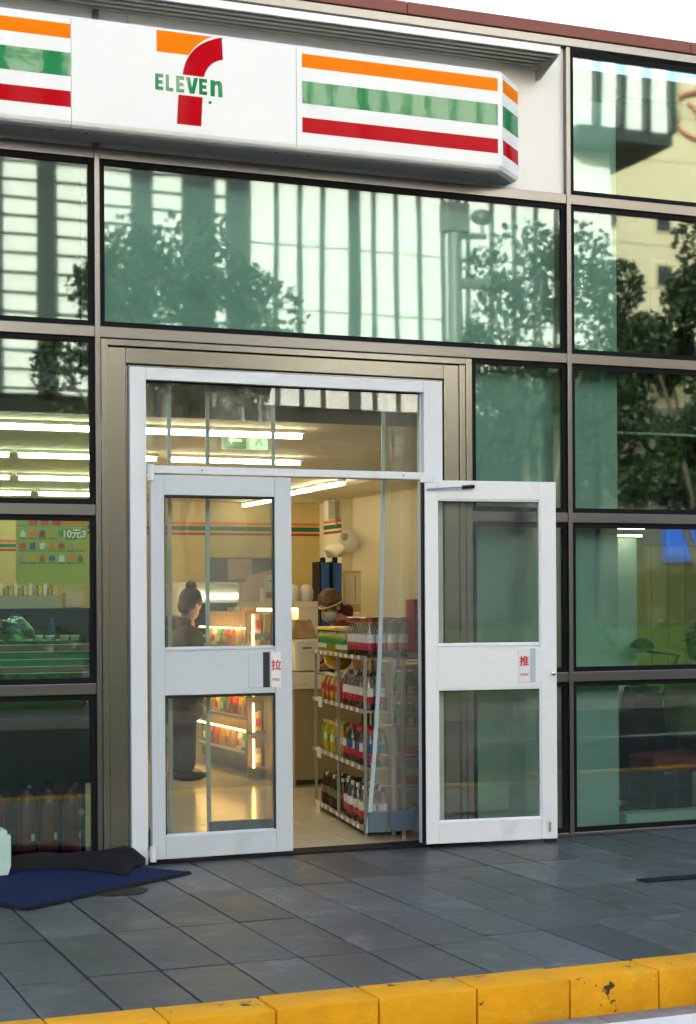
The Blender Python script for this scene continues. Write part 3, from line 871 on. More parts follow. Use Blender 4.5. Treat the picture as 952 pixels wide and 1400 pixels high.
for k in range(9):
    tp(MB().box(-12 + 3.6 * k, -9.2 + 3.6 * k, TY - .25, TY - .2, 0.4, 3.6), 'shop_window', M['win_dark'])

cream = empty('cream_building', (60, -66, 0), 0, 'cream stone building with a red emblem near the roof behind the tower', 'building')
def cp(mb, name, mat, parent=cream, **k):
    o = mb.build(name, mat, None, **k); o.parent = parent
    if parent is cream: o.location = (-60, 66, 0)
    return o
cw = cp(MB().box(38, 85, -84, -60, 0, 27.2), 'wall', M['cream_stone'])
cp(MB().box(43.8, 45.2, -62, -60.0 + .5, 25.0, 27.8), 'tower_edge', M['cream_trim'])
for i in range(7):
    for j in range(7):
        x_ = 41.0 + 3.1 * i; z_ = 3.0 + 2.75 * j
        if z_ > 22.5: continue
        w = cp(MB().box(x_, x_ + 1.0, -60.0, -59.92, z_, z_ + 1.15), 'window', M['cream_trim'])
        MB().box(x_ + .1, x_ + .9, -59.93, -59.90, z_ + .1, z_ + 1.05).build('pane', M['win_dark'], w)
for j in range(12):
    cp(MB().box(38, 85, -60.0, -59.96, 2.0 + 2.1 * j, 2.06 + 2.1 * j), 'stone_course', M['cream_trim'])
em = cp(MB().tube([(46.6 + 1.55 * math.cos(t), -59.8, 25.3 + 1.15 * math.sin(t)) for t in [2 * PI * k / 20 for k in range(18)]], 0.085, 6), 'emblem', M['emblem_red'])
cp(MB().tube([(45.9, -59.8, 25.9), (46.6, -59.8, 25.2), (47.2, -59.8, 25.6), (47.0, -59.8, 24.6)], 0.08, 6), 'emblem', M['emblem_red'])

low = empty('low_shop', (30, -27, 0), 0, 'low beige shop with a long blue signboard beside the tower', 'building')
def lp(mb, name, mat, **k):
    o = mb.build(name, mat, None, **k); o.parent = low; o.location = (-30, 27, 0); return o
lp(MB().box(22.7, 42, -36, -27, 0, 6.4), 'wall', M['shop_wall'])
lp(MB().box(23.2, 33, -27.0, -26.75, 2.45, 3.75), 'signboard', M['blue_board'], bevel=0.02)
for k in range(4): lp(MB().box(23.3 + 2.5 * k, 25.4 + 2.5 * k, -27.0, -26.93, 0.2, 2.2), 'shop_window', M['win_dark'])

def tree(name, x, y, h0, zc, rx, rz_, nl, label, seed):
    rg_ = np.random.default_rng(seed)
    t = empty(name, (x, y, -0.01), 0, label, 'tree', 'street trees across the road')
    tr = MB()
    tr.tube([(0, 0, 0), (0.03, 0.02, h0 * .5), (0.0, 0.05, h0), (0.05, 0, zc)], [0.13, 0.11, 0.095, 0.05], 10)
    ends = []
    for k in range(9):
        a = 2 * PI * k / 9 + rg_.uniform(-.3, .3)
        rr = rx * rg_.uniform(.55, .95)
        zz = zc + rz_ * rg_.uniform(-.45, .75)
        z0 = h0 * rg_.uniform(.8, 1.15)
        p1 = (rr * .45 * math.cos(a), rr * .45 * math.sin(a), z0 + (zz - z0) * .6)
        p2 = (rr * math.cos(a), rr * math.sin(a), zz)
        tr.tube([(0, 0, z0), p1, p2], [0.055, 0.035, 0.012], 6)
        ends += [p1, p2]
    tr.build('trunk', M['bark'], t, smooth=True)
    # clumps of leaves spread over the limbs
    cl = []
    for k in range(34):
        d = rg_.normal(size=3); d /= np.linalg.norm(d)
        r = rg_.uniform(.35, 1.0) ** .6
        cl.append((d[0] * rx * r, d[1] * rx * r, zc + d[2] * rz_ * r, rg_.uniform(.28, .62)))
    for p in ends: cl.append((p[0], p[1], p[2], .4))
    cl = np.array(cl)
    idx = rg_.integers(0, len(cl), nl)
    c = cl[idx]
    dd = rg_.normal(size=(nl, 3)); dd /= np.linalg.norm(dd, axis=1)[:, None]
    pos = c[:, :3] + dd * (c[:, 3] * rg_.uniform(.3, 1, nl) ** .5)[:, None]
    s = rg_.uniform(.036, .070, nl)
    u = rg_.normal(size=(nl, 3)); u[:, 2] -= .6; u /= np.linalg.norm(u, axis=1)[:, None]
    w = np.cross(u, rg_.normal(size=(nl, 3))); w /= np.linalg.norm(w, axis=1)[:, None]
    nrm = np.cross(u, w)
    V = np.empty((nl, 5, 3))
    V[:, 0] = pos - u * s[:, None]; V[:, 1] = pos + w * (s * .72)[:, None] + nrm * (s * .18)[:, None]
    V[:, 2] = pos + u * (s * 1.15)[:, None]; V[:, 3] = pos - w * (s * .72)[:, None] + nrm * (s * .18)[:, None]; V[:, 4] = pos + u * (s * .15)[:, None]
    F = (np.arange(nl)[:, None, None] * 5 + np.array([[0, 1, 4], [1, 2, 4], [2, 3, 4], [3, 0, 4]])[None]).reshape(-1, 3)
    me = bpy.data.meshes.new('crown'); me.from_pydata(V.reshape(-1, 3).tolist(), [], F.tolist())
    link('crown', me, M['leaf'], t)
tree('street_tree', 6.4, -13.2, 2.4, 4.9, 1.75, 2.0, 12000, 'broad leafy street tree nearest the office tower middle', 3)
tree('street_tree', 12.4, -13.6, 2.4, 5.3, 1.35, 2.2, 9500, 'slim leafy street tree beside the camera pole', 5)
tree('street_tree', 15.0, -13.0, 1.9, 4.7, 2.3, 2.6, 30000, 'largest leafy street tree in front of the low shop', 8)

def hedge(x0, x1, y, label):
    h = empty('clipped_hedge', ((x0 + x1) / 2, y, -0.01), 0, label, 'hedge', 'clipped hedges across the road')
    rg_ = np.random.default_rng(int(x0 * 7 + 99)); L = x1 - x0
    MB().box(-L / 2 + .1, L / 2 - .1, -0.3, 0.3, 0, 1.05).build('inner_twigs', M['leaf_plant'], h)
    nl = int(L * 700)
    pos = np.stack([rg_.uniform(-L / 2, L / 2, nl), rg_.uniform(-.42, .42, nl), rg_.uniform(.05, 1.2, nl)], 1)
    s = rg_.uniform(.03, .06, nl)
    u = rg_.normal(size=(nl, 3)); u /= np.linalg.norm(u, axis=1)[:, None]
    w = np.cross(u, rg_.normal(size=(nl, 3))); w /= np.linalg.norm(w, axis=1)[:, None]
    V = np.empty((nl, 4, 3)); V[:, 0] = pos - u * s[:, None]; V[:, 1] = pos + w * (s * .6)[:, None]; V[:, 2] = pos + u * s[:, None]; V[:, 3] = pos - w * (s * .6)[:, None]
    F = np.arange(nl * 4).reshape(-1, 4)
    me = bpy.data.meshes.new('foliage'); me.from_pydata(V.reshape(-1, 3).tolist(), [], F.tolist())
    link('foliage', me, M['leaf'], h)
hedge(-4, 5.4, -14.6, 'left clipped green hedge along the far pavement')
hedge(5.8, 11.0, -14.6, 'middle clipped green hedge along the far pavement')
hedge(11.6, 20.0, -14.6, 'right clipped green hedge along the far pavement')
pole = empty('camera_pole', (10.75, -13.2, -0.01), 0, 'dark street pole with two arms and round camera heads', 'pole')
MB().tube([(0, 0, 0), (0, 0, 7.5)], [0.13, 0.10], 10).build('shaft', M['pole_grey'], pole, smooth=True)
MB().box(-0.2, 0.2, -0.12, 0.12, 7.0, 7.45).build('control_box', M['pole_grey'], pole, bevel=0.02)
for (z, x1) in ((6.95, 0.5), (6.25, 1.0)): MB().tube([(0, 0, z), (x1, 0, z + 0.04)], 0.05 if z > 6.5 else 0.085, 8).build('arm', M['pole_grey'], pole, smooth=True)
MB().sphere((0.45, 0, 7.28), 0.15, (1.15, 1, .8)).build('camera_head', M['pole_grey'], pole, smooth=True)
MB().tube([(0.45, 0, 6.95), (0.45, 0, 7.2)], 0.03, 6).build('camera_stem', M['pole_grey'], pole)

# ================================================================== STORE INTERIOR
def st_box(name, mat, *a):
    o = MB().box(*a).build(name, M[mat]); tag(o, kind='structure'); return o
XW, YB, ZC = 7.10, 9.40, 2.66
floor = st_box('store_floor', 'dark_gap', -5.0, XW, 0.10, YB, -0.15, -0.012)
tm = MB().box(-0.2985, 0.2985, -0.2985, 0.2985, -0.012, 0.0).mesh('floor_tile', 0.001, False, 1); tm.materials.append(M['floor_tile'])
for i in range(11):
    for j in range(16):
        x_ = 1.1 + 0.6 * i; y_ = 0.43 + 0.6 * j
        if x_ + .3 > XW or y_ + .3 > YB + .3: continue
        link('floor_tile', tm, None, floor, (x_, min(y_, YB - .3), 0))
MB().box(-5.0, 0.8, 0.13, YB, -0.012, 0).build('floor_tile', M['floor_tile'], floor)
back = st_box('store_back_wall', 'wall_cream', -5.0, XW + .1, YB, YB + 0.1, -0.02, 4.0)
rightw = st_box('store_right_wall', 'wall_pale', XW, XW + 0.1, 3.2, YB, -0.02, 4.0)
st_box('store_partition', 'wall_cream', 5.70, 5.80, 0.56, 3.2, -0.02, 4.0)
st_box('store_partition', 'wall_cream', 5.80, XW + .1, 3.1, 3.2, -0.02, 4.0)
st_box('store_left_wall', 'wall_cream', -5.1, -5.0, 0.10, YB, -0.02, 4.0)
pil = MB().box(6.97, XW - .002, 8.36, 8.92, 0, ZC).build('wall_column', M['wall_pale'], rightw)
ceil = st_box('store_ceiling', 'dark_gap', -5.0, XW, 1.0, YB, ZC + 0.02, ZC + 0.08)
cm = MB().box(-0.596, 0.596, -0.296, 0.296, 0, 0.018).mesh('ceiling_tile', 0.0, False); cm.materials.append(M['ceiling_tile'])
for i in range(9):
    for j in range(14):
        x_ = -2.8 + 1.2 * i; y_ = 1.3 + 0.6 * j
        if x_ + .6 > XW: continue
        link('ceiling_tile', cm, None, ceil, (x_, y_, ZC))
for j in range(14):
    MB().box(6.204, XW - .004, 1.004 + .6 * j, 1.596 + .6 * j, ZC, ZC + .018).build('ceiling_tile', M['ceiling_tile'], ceil)
st_box('ceiling_bulkhead', 'counter_panel', -5.0, 5.7, 0.96, 1.0, ZC - 0.01, 4.0)
st_box('front_soffit', 'counter_panel', -5.0, 5.7, 0.17, 0.96, 3.02, 3.06)
# coloured bands on the walls
for (z0, z1, mt) in ((2.395, 2.425, 'stripe_orange'), (2.325, 2.375, 'stripe_green'), (2.272, 2.300, 'stripe_red')):
    MB().box(-5, XW - .001, YB - .004, YB - .0005, z0, z1).build('wall_stripe', M[mt], back)
    MB().box(6.966, 6.9695, 8.36, 8.92, z0, z1).build('wall_stripe', M[mt], rightw)

def tube_light(x0, x1, y0, y1, i):
    t = empty('ceiling_light', ((x0 + x1) / 2, (y0 + y1) / 2, ZC), 0, TL_[i], 'light', 'fluorescent tubes on the store ceiling')
    dx, dy = (x1 - x0) / 2, (y1 - y0) / 2
    alongx = dx > dy
    if alongx: MB().box(-dx, dx, -0.022, 0.022, -0.025, -0.001).build('housing', M['lamp_housing'], t)
    else: MB().box(-0.022, 0.022, -dy, dy, -0.025, -0.001).build('housing', M['lamp_housing'], t)
    a = (-dx + .02, 0, -0.045) if alongx else (0, -dy + .02, -0.045)
    MB().tube([a, tuple(-c if k < 2 else c for k, c in enumerate(a))], 0.017, 8).build('tube', M['tube_light'], t, smooth=True)
TL_ = ['fluorescent ceiling tube in the front row, beyond the left picture edge', 'fluorescent ceiling tube in the front row, seen in the left window', 'fluorescent ceiling tube in the front row, above the doorway',
       'second row fluorescent ceiling tube at the left picture edge', 'second row fluorescent ceiling tube, middle one', 'second row fluorescent ceiling tube, right one above the door',
       'third row fluorescent ceiling tube, left one', 'third row fluorescent ceiling tube, middle one', 'third row fluorescent ceiling tube, right one', 'rear row fluorescent ceiling tube, left one', 'rear row fluorescent ceiling tube, right one',
       'slanting fluorescent tube seen in the door gap, nearest one', 'slanting fluorescent tube seen in the door gap, middle one', 'slanting fluorescent tube above the back wall, farthest one']
TUBES = [(0.35, 1.52, 1.5, 1.5), (1.58, 2.73, 1.5, 1.5), (2.79, 3.96, 1.5, 1.5), (1.2, 2.33, 3.53, 3.53), (2.37, 3.49, 3.53, 3.53), (3.58, 4.70, 3.53, 3.53),
         (1.6, 2.75, 5.8, 5.8), (2.8, 3.95, 5.8, 5.8), (4.02, 5.15, 5.8, 5.8), (2.2, 3.35, 7.9, 7.9), (3.4, 4.5, 7.9, 7.9), (5.88, 5.88, 5.55, 6.36), (5.90, 5.90, 6.42, 7.3), (6.1, 6.1, 8.3, 9.3)]
for i, a in enumerate(TUBES): tube_light(*a, i)

# emergency exit sign hanging inside
ex = empty('exit_sign', (3.70, 2.0, 2.66), 0, 'small green exit sign hanging inside above the doorway', 'sign')
MB().box(-0.17, 0.17, -0.012, 0.012, -0.10, 0.03).build('casing', M['lamp_housing'], ex, loc=(0, 0, 0))
MB().box(-0.165, 0.005, -0.016, -0.0125, -0.095, 0.025).build('panel', M['label_green'], ex)
MB().box(0.03, 0.165, -0.016, -0.0125, -0.095, 0.025).build('panel', M['exit_green'], ex)
q = MB(); q.tube([(0.10, -.019, -.03), (0.085, -.019, 0.0)], .012, 6); q.tube([(0.10, -.019, -.03), (0.125, -.019, -.07)], .009, 6); q.tube([(0.10, -.019, -.03), (0.07, -.019, -.07)], .009, 6); q.sphere((0.082, -.019, .012), .010)
q.build('running_figure', M['cap_white'], ex)
MB().prism([(-0.13, -0.035), (-0.10, -0.005), (-0.10, -0.025), (-0.03, -0.025), (-0.03, -0.045), (-0.10, -0.045), (-0.10, -0.065)], 'y', -0.019, -0.0165).build('arrow', M['exit_green'], ex)

# ---- hanging plastic curtain strips just inside the doorway
def curtain(x0, x1, zt, zb, y, lean0, lean1, label):
    t = empty('curtain_strip', ((x0 + x1) / 2, y, zb), 0, label, 'curtain', 'clear curtain strips inside the doorway')
    xc = (x0 + x1) / 2
    def fn(u, v):
        z = (zt - zb) * (1 - v)
        lx = (lean0 * (1 - u) + lean1 * u) * v ** 3
        return (x0 - xc + (x1 - x0) * u + lx, 0.010 * math.sin(9 * u + 2.2 * v) + 0.02 * v * math.sin(3 * v + u), z)
    sheet(fn, 10, 24, 0.0015, 'clear_sheet', M['curtain_clear'], t)
    for s, u0 in ((0, 0.0), (1, 1.0)):
        q = MB()
        pts = [fn(u0, k / 24) for k in range(25)]
        w = 0.012
        for k in range(24):
            a, b = pts[k], pts[k + 1]
            q.add([(a[0] - w, a[1] - .006, a[2]), (a[0] + w, a[1] - .006, a[2]), (b[0] + w, b[1] - .006, b[2]), (b[0] - w, b[1] - .006, b[2]),
                   (a[0] - w, a[1] + .004, a[2]), (a[0] + w, a[1] + .004, a[2]), (b[0] + w, b[1] + .004, b[2]), (b[0] - w, b[1] + .004, b[2])],
                  [(0, 1, 2, 3), (4, 7, 6, 5), (0, 3, 7, 4), (1, 5, 6, 2)])
        q.build('magnetic_edge', M['curtain_edge'], t)
    a, b = fn(0, 1), fn(1, 1)
    MB().box(a[0], b[0], a[1] - .022, a[1] + .018, 0.002, 0.125).build('weighted_hem', M['curtain_weight'], t, bevel=0.002)
    return t
MB().box(2.44, 4.28, 0.13, 0.19, 2.86, 2.90).build('curtain_rail', M['curtain_edge'], shop)
curtain(2.40, 2.625, 2.86, 0.05, 0.16, 0.0, -0.01, 'clear curtain strip nearest the left door jamb')
curtain(2.855, 3.262, 2.86, 0.07, 0.15, 0.0, -0.012, 'clear curtain strip seen through the closed door leaf')
curtain(3.985, 4.30, 2.86, 0.07, 0.17, -0.115, -0.05, 'clear curtain strip swinging in front of the bottle rack')

# ---- bottles
BP = [(0.030, 0), (0.033, 0.004), (0.033, 0.07), (0.031, 0.075), (0.033, 0.08), (0.033, 0.135), (0.027, 0.165), (0.013, 0.195), (0.012, 0.205)]
ML_ = {}
def shared(key, fn, mat):
    if key not in ML_:
        me = fn(); me.materials.append(M[mat]); ML_[key] = me
    return ML_[key]
def bottle_parts(parent, body_mat, lab, cap, sub=False, lab2=None, sc=1.0, at=(0, 0, 0), tall=1.0):
    b = link('bottle' if sub else 'body', shared('b' + body_mat, lambda: MB().lathe(BP, seg=10).mesh('bottle', 0, True), body_mat), None, parent, at)
    b.scale = (sc, sc, sc * tall)
    par = b if sub else parent
    s = (1, 1, 1) if sub else (sc, sc, sc * tall)
    def put(nm, key, fn, mt):
        o = link(nm, shared(key, fn, mt), None, par); o.scale = s
        return o
    put('label_band', 'l' + lab, lambda: MB().lathe([(0.0338, 0.082), (0.0338, 0.132)], seg=12).mesh('label_band', 0, True), lab)
    if lab2: put('label_band', 'k' + lab2, lambda: MB().lathe([(0.0338, 0.040), (0.0338, 0.081)], seg=12).mesh('label_band', 0, True), lab2)
    put('cap', 'c' + cap, lambda: MB().lathe([(0.0145, 0.200), (0.0145, 0.222), (0.012, 0.225)], seg=10).mesh('cap', 0, True), cap)
    return b
def bottle(p, rz, label, cat, group, *a, **k):
    t = empty('bottle', p, rz, label, cat, group)
    bottle_parts(t, *a, **k)
    return t
def pack(p, rz, nx_, ny_, label, film, *a, zs=1.0, **k):
    t = empty('bottle_pack', p, rz, label, 'bottle pack', 'shrink wrapped bottle packs on the rack top')
    t.scale = (1, 1, zs)
    w = 0.07
    for i in range(nx_):
        for j in range(ny_):
            bottle_parts(t, *a, sub=True, at=((i - (nx_ - 1) / 2) * w, (j - (ny_ - 1) / 2) * w, 0.001), **k)
    hx, hy = nx_ * w / 2 + .002, ny_ * w / 2 + .002
    MB().box(-hx, hx, -hy, hy, 0.205, 0.234).build('top_film', M[film], t, bevel=0.006)
    MB().box(-hx - .001, hx + .001, -hy - .001, hy + .001, 0.0015, 0.012).build('tray_film', M[film], t)
    return t

# ---- rack with bottles: runs back from the doorway, turned about nine degrees
RO = Vector((3.99, 0.50, 0)); RA = -0.163
e1 = Vector((math.sin(-RA), math.cos(-RA), 0)); e2 = Vector((math.cos(RA), math.sin(RA), 0))
rack = empty('bottle_rack', RO, RA, 'pale metal shelf rack full of bottled drinks inside the doorway', 'shelf')
RLen, RDep = 1.56, 0.42
for (x_, y_) in ((0, 0), (0, .80), (0, RLen), (RDep, 0), (RDep, .80), (RDep, RLen)):
    MB().box(x_ - .009, x_ + .009, y_ - .009, y_ + .009, 0, 1.135).build('post', M['rack_metal'], rack)
SH = [0.05, 0.43, 0.79, 1.127]
for z in SH:
    MB().box(-0.008, RDep + .008, 0.013, RLen - .013, z - 0.014, z).build('shelf', M['rack_metal'], rack)
    MB().box(-0.022, -0.0125, -0.01, RLen + .01, z - 0.016, z + 0.006).build('price_rail', M['rack_metal'], rack)
pcm = MB().box(-0.026, -0.0225, -0.028, 0.028, -0.014, 0.012).mesh('price_card'); pcm.materials.append(M['cap_white'])
for z in SH:
    for j in range(9): link('price_card', pcm, None, rack, (0, 0.09 + .168 * j + random.uniform(-.03, .03), z))
for k, z in enumerate(SH[:3]):
    MB().box(-0.034, -0.0265, 1.3 - .05 * k, 1.42 - .05 * k, z - 0.05, z + 0.022).build('price_card', M['label_white'], rack)
MB().box(RDep + .013, RDep + .018, 0.0, RLen, 0.05, 1.05).build('back_mesh', M['rack_metal'], rack)
def rpos(u, v, z): return tuple(RO + e1 * v + e2 * u + Vector((0, 0, z)))
ORD = ['first', 'second', 'third', 'fourth', 'fifth', 'sixth', 'seventh', 'eighth', 'ninth', 'tenth', 'eleventh', 'twelfth', 'thirteenth', 'fourteenth']
def fill(v0, v1, z, label, group, spec, tall=1.0, sc=1.0, cols=2, step=0.078):
    v = v0
    k = 0
    while v < v1:
        for c in range(cols):
            a = spec[(k + c) % len(spec)]
            bottle(rpos(0.045 + 0.085 * c + random.uniform(-.008, .008), v + random.uniform(-.008, .008), z + .0005), random.uniform(0, 6), label.replace('#', '%s from the doorway in the %s row' % (ORD[k], 'front' if c == 0 else 'back')), 'bottle', group, *a, sc=sc, tall=tall)
        v += step; k += 1
R = ('pet_clear', 'label_white', 'cap_dark', False, 'label_red'); RB = ('pet_clear', 'label_blue', 'cap_red', False, 'label_red'); RW = ('pet_clear', 'label_white', 'cap_white', False, 'label_red')
Y1 = ('drink_yellow', 'label_white', 'cap_yellow'); G1 = ('tea_green', 'label_green', 'cap_yellow'); D1 = ('tea_dark', 'label_red', 'cap_white'); D2 = ('tea_dark', 'label_green', 'cap_dark'); D3 = ('snack_red', 'label_green', 'cap_white')
fill(0.06, 0.74, SH[2], 'clear red labelled bottle, third rack shelf, #', 'bottles on third shelf, near half', [R, R, RW], tall=1.05)
fill(0.06, 0.74, SH[1], 'blue and red labelled bottle, second rack shelf, #', 'bottles on second shelf, near half', [RB, RB, R], tall=1.05)
fill(0.06, 0.74, SH[0], 'clear bottle, bottom rack shelf near end, #', 'bottles on bottom shelf, near half', [RW, R], tall=1.1)
fill(0.88, 1.50, SH[2], 'dark red jar, third rack shelf far end, #', 'jars on third shelf, far half', [('snack_red', 'label_red', 'cap_white'), ('drink_yellow', 'snack_red', 'cap_white')], tall=0.85)
fill(0.88, 1.50, SH[1], 'yellow or green tea bottle, second rack shelf, #', 'tea bottles on second shelf, far half', [Y1, G1, ('tea_green', 'cap_yellow', 'cap_white')], tall=0.95)
fill(0.88, 1.50, SH[0], 'dark drink bottle, bottom rack shelf, #', 'dark bottles on bottom shelf, far half', [D1, D2, D2], tall=1.0)
pks = [(0.11, 0.14, 'front'), (0.11, 0.43, 'second'), (0.33, 0.14, 'rear front'), (0.33, 0.43, 'rear second')]
for (u, v, nm) in pks:
    pack(rpos(u, v, SH[3]), RA, 3, 4, 'red topped pack of clear bottles on the rack top, %s of four' % nm, 'film_red', 'pet_clear', 'label_white', 'cap_white', lab2='label_red', zs=1.08)
for (u, v, nm) in ((0.11, 0.80, 'nearest'), (0.11, 1.10, 'middle'), (0.11, 1.40, 'farthest')):
    pack(rpos(u, v, SH[3]), RA, 3, 4, 'yellow topped pack of green tea on the rack top, %s of three' % nm, 'cap_yellow' if nm != 'nearest' else 'film_clear', 'tea_green', 'label_green', 'cap_white', lab2='label_white' if nm != 'middle' else 'tea_green', zs=0.76)
bag = MB().sphere((0, 0, 0.09), 0.10, (1.0, 1.1, 0.9)).build('snack_bag', M['drink_yellow'], None, smooth=True, loc=rpos(0.10, 1.25, SH[2] + 0.205))
tag(bag, 'plump orange yellow snack bag above the jars on the rack', 'bag')

# ---- white wire rack in front, partly behind the curtain
wr = empty('wire_rack', (4.02, 0.30, 0), 0, 'white wire display rack with lying bottles behind the hanging curtain', 'shelf')
for x_ in (0.145, 0.42):
    for y_ in (0.0, 0.16):
        MB().box(x_ - .011, x_ + .011, y_ - .008, y_ + .008, 0, 1.12).build('post', M['rack_white'], wr)
for z in (0.13, 0.31, 0.50, 0.69, 0.89, 1.08):
    MB().box(0.165, 0.405, 0.0, 0.16, z - .006, z).build('tray', M['rack_white'], wr)
    pts = [(-0.02 + 0.44 * k / 30, -0.014, z + 0.035 + 0.012 * abs(math.sin(PI * k / 10)) * -1) for k in range(31)]
    MB().tube(pts, 0.0045, 6).build('front_wire', M['rack_white'], wr)
for z in (0.13, 0.31, 0.50):
    for k in range(3):
        t = bottle((4.20 + 0.09 * k, 0.27, z + 0.037), 0, 'red capped bottle lying on the %s wire tray, %s from the left' % ({0.13: 'lowest', 0.31: 'second', 0.50: 'third'}[z], ORD[k]), 'bottle', 'bottles lying on the wire rack', 'pet_clear', 'label_red', 'cap_red')
        t.rotation_euler = (PI / 2, 0, 0.25 - 0.2 * k); t.location.y += 0.18
for z in (0.69, 0.89):
    for k in range(4):
        bottle((4.17 + 0.08 * k, 0.38, z + .0005), 0, 'green labelled bottle standing on the %s wire tray, %s from the left' % ('fourth' if z < .8 else 'fifth', ORD[k]), 'bottle', 'bottles standing on the wire rack', 'pet_clear', 'label_green', 'cap_white', tall=0.72)
cr = empty('carton', (4.365, 0.44, 1.155), 0, 'red and cream printed carton at the right end of the rack', 'carton')
MB().box(-0.09, 0.09, -0.07, 0.07, 0, 0.34).build('box', M['label_red'], cr, bevel=0.003)
for k in range(4): MB().box(-0.07, 0.07, -0.0715, -0.0703, 0.05 + .075 * k, 0.10 + .075 * k).build('printed_panel', M['uniform_white'], cr)
MB().box(4.27, 4.60, 0.31, 0.48, 1.13, 1.153).build('carton_shelf', M['rack_white'], wr, loc=(-4.02, -0.30, 0))

# ---- counter with machines and staff
ctr = empty('service_counter', (4.80, 3.25, 0), 0, 'olive brown service counter behind the bottle rack', 'counter')
MB().box(-0.28, 0.30, 0, 0.75, 0.0, 0.785).build('cabinet', M['counter_panel'], ctr)
MB().box(-0.08, 0.30, 0.752, 3.2, 0.0, 0.785).build('rear_cabinet', M['counter_panel'], ctr)
MB().box(-0.31, 0.32, -0.03, 0.76, 0.787, 0.82).build('worktop', M['appliance'], ctr, bevel=0.004)
MB().box(-0.10, 0.32, 0.763, 3.23, 0.787, 0.82).build('rear_worktop', M['appliance'], ctr, bevel=0.004)
MB().box(-0.27, 0.29, -0.004, -0.0005, 0.02, 0.06).build('plinth', M['dark_gap'], ctr)
cmach = empty('coffee_machine', (4.66, 3.42, 0.821), 0, 'cream white drinks machine on the end of the service counter', 'machine')
MB().box(-0.16, 0.13, -0.14, 0.25, 0, 0.095).build('base', M['appliance'], cmach, bevel=0.004)
MB().box(-0.10, 0.11, -0.11, 0.2, 0.10, 0.36).build('body', M['appliance'], cmach, bevel=0.02)
MB().prism([(-0.13, 0.365), (0.11, 0.365), (0.05, 0.52), (-0.09, 0.52)], 'y', -0.06, 0.16).build('hopper', M['brown_card'], cmach, bevel=0.01)
MB().box(-0.045, 0.03, -0.1135, -0.1105, 0.285, 0.296).build('name_mark', M['ink_black'], cmach)
MB().tube([(0.10, -0.13, 0.02), (0.14, -0.142, 0.07), (0.06, -0.142, 0.09)], .004, 6).build('cable', M['ink_black'], cmach)
wm = empty('food_warmer', (4.77, 4.1, 0.821), 0, 'pale food warmer cabinet with a lit amber shelf on the counter', 'cabinet')
MB().box(-0.26, 0.28, 0, 0.5, 0, 0.28).build('lower_case', M['appliance'], wm, bevel=0.005)
MB().box(-0.26, 0.28, 0, 0.5, 0.61, 0.665).build('top', M['appliance'], wm, bevel=0.005)
MB().box(0.10, 0.28, 0.001, 0.5, 0.281, 0.609).build('side_case', M['appliance'], wm)
MB().box(-0.26, 0.10, 0.46, 0.499, 0.281, 0.609).build('rear_panel', M['brown_card'], wm)
MB().box(-0.24, 0.08, 0.02, 0.10, 0.585, 0.608).build('heat_lamp', M['warm_light'], wm)
for k in range(4): MB().sphere((-0.20 + .085 * k, 0.2, 0.31), .04, (1, 1.3, .7)).build('pastry', M['brown_card'], wm, smooth=True)
for k, (x_, w) in enumerate(((4.60, 'cup'), (4.70, 'cup'))): pass
for k in range(2):
    o = MB().lathe([(0.045, 0), (0.06, .03), (0.06, .10), (0.04, .135), (0.02, .145)], seg=14).build('jar', M['appliance'], None, smooth=True, loc=(4.90 + .12 * k, 4.3, 1.487))
    tag(o, 'round cream jar on top of the food warmer, %s one' % ('left' if k == 0 else 'right'), 'jar', 'jars on the food warmer')
bx_ = empty('carton', (4.68, 4.3, 1.487), 0, 'small printed carton on top of the food warmer', 'carton')
MB().box(-0.07, 0.07, -0.05, 0.05, 0, 0.12).build('box', M['uniform_white'], bx_); MB().box(-0.05, 0.06, -0.053, -0.0505, 0.03, 0.08).build('printed_panel', M['snack_red'], bx_)
nb = MB().box(4.70, 4.86, 4.46, 4.48, 1.487, 1.72).build('notice_board', M['label_white']); tag(nb, 'small white notice standing behind the carton on the food warmer', 'notice')
for z in (1.58, 1.66): MB().box(4.73, 4.83, 4.4575, 4.4595, z, z + .012).build('text_line', M['ink_black'], nb)

# snacks hung on the customer side of the counter
snk = empty('snack_display', (4.61, 4.15, 0), 0, 'glowing display of packaged snacks along the counter side', 'display')
MB().box(-0.02, 0.08, 0, 1.6, 0.0, 1.40).build('back_panel', M['brown_card'], snk)
for k, z in enumerate((0.18, 0.48, 0.78, 1.08)):
    MB().box(-0.20 + .02 * k, -0.021, 0, 1.6, z, z + .02).build('shelf', M['rack_metal'], snk)
    MB().box(-0.19 + .02 * k, -0.17 + .02 * k, 0.02, 1.58, z + .20 if k < 3 else z + .17, z + .212 if k < 3 else z + .182).build('shelf_lamp', M['warm_light'], snk)
pal = ['snack_red', 'drink_yellow', 'brown_card', 'label_green', 'cap_red', 'brown_card', 'uniform_white']
for k, z in enumerate((0.201, 0.501, 0.801, 1.101)):
    for j in range(9):
        t = empty('snack_packet', (4.61 - 0.10 + .012 * k, 4.25 + 0.165 * j, z), 0, 'snack packet on the %s shelf of the counter side display, %s from the front' % (('bottom', 'second', 'third', 'top')[k], ORD[j]), 'packet', 'snack packets on the counter side')
        MB().prism([(-0.035, 0), (0.035, 0), (0.012, 0.15), (-0.012, 0.15)], 'y', -0.06, 0.06).build('pouch', M[pal[(j * 3 + k * 2) % 7]], t, bevel=0.008)
        MB().box(-0.0335, -0.029, -0.035, 0.035, 0.03, 0.09).build('print', M[pal[(j * 5 + k + 1) % 7]], t)
lf = empty('leaflet_stand', (4.66, 4.75, 1.42), 0, 'pinkish leaflets fanned on a slanted stand above the snacks', 'stand')
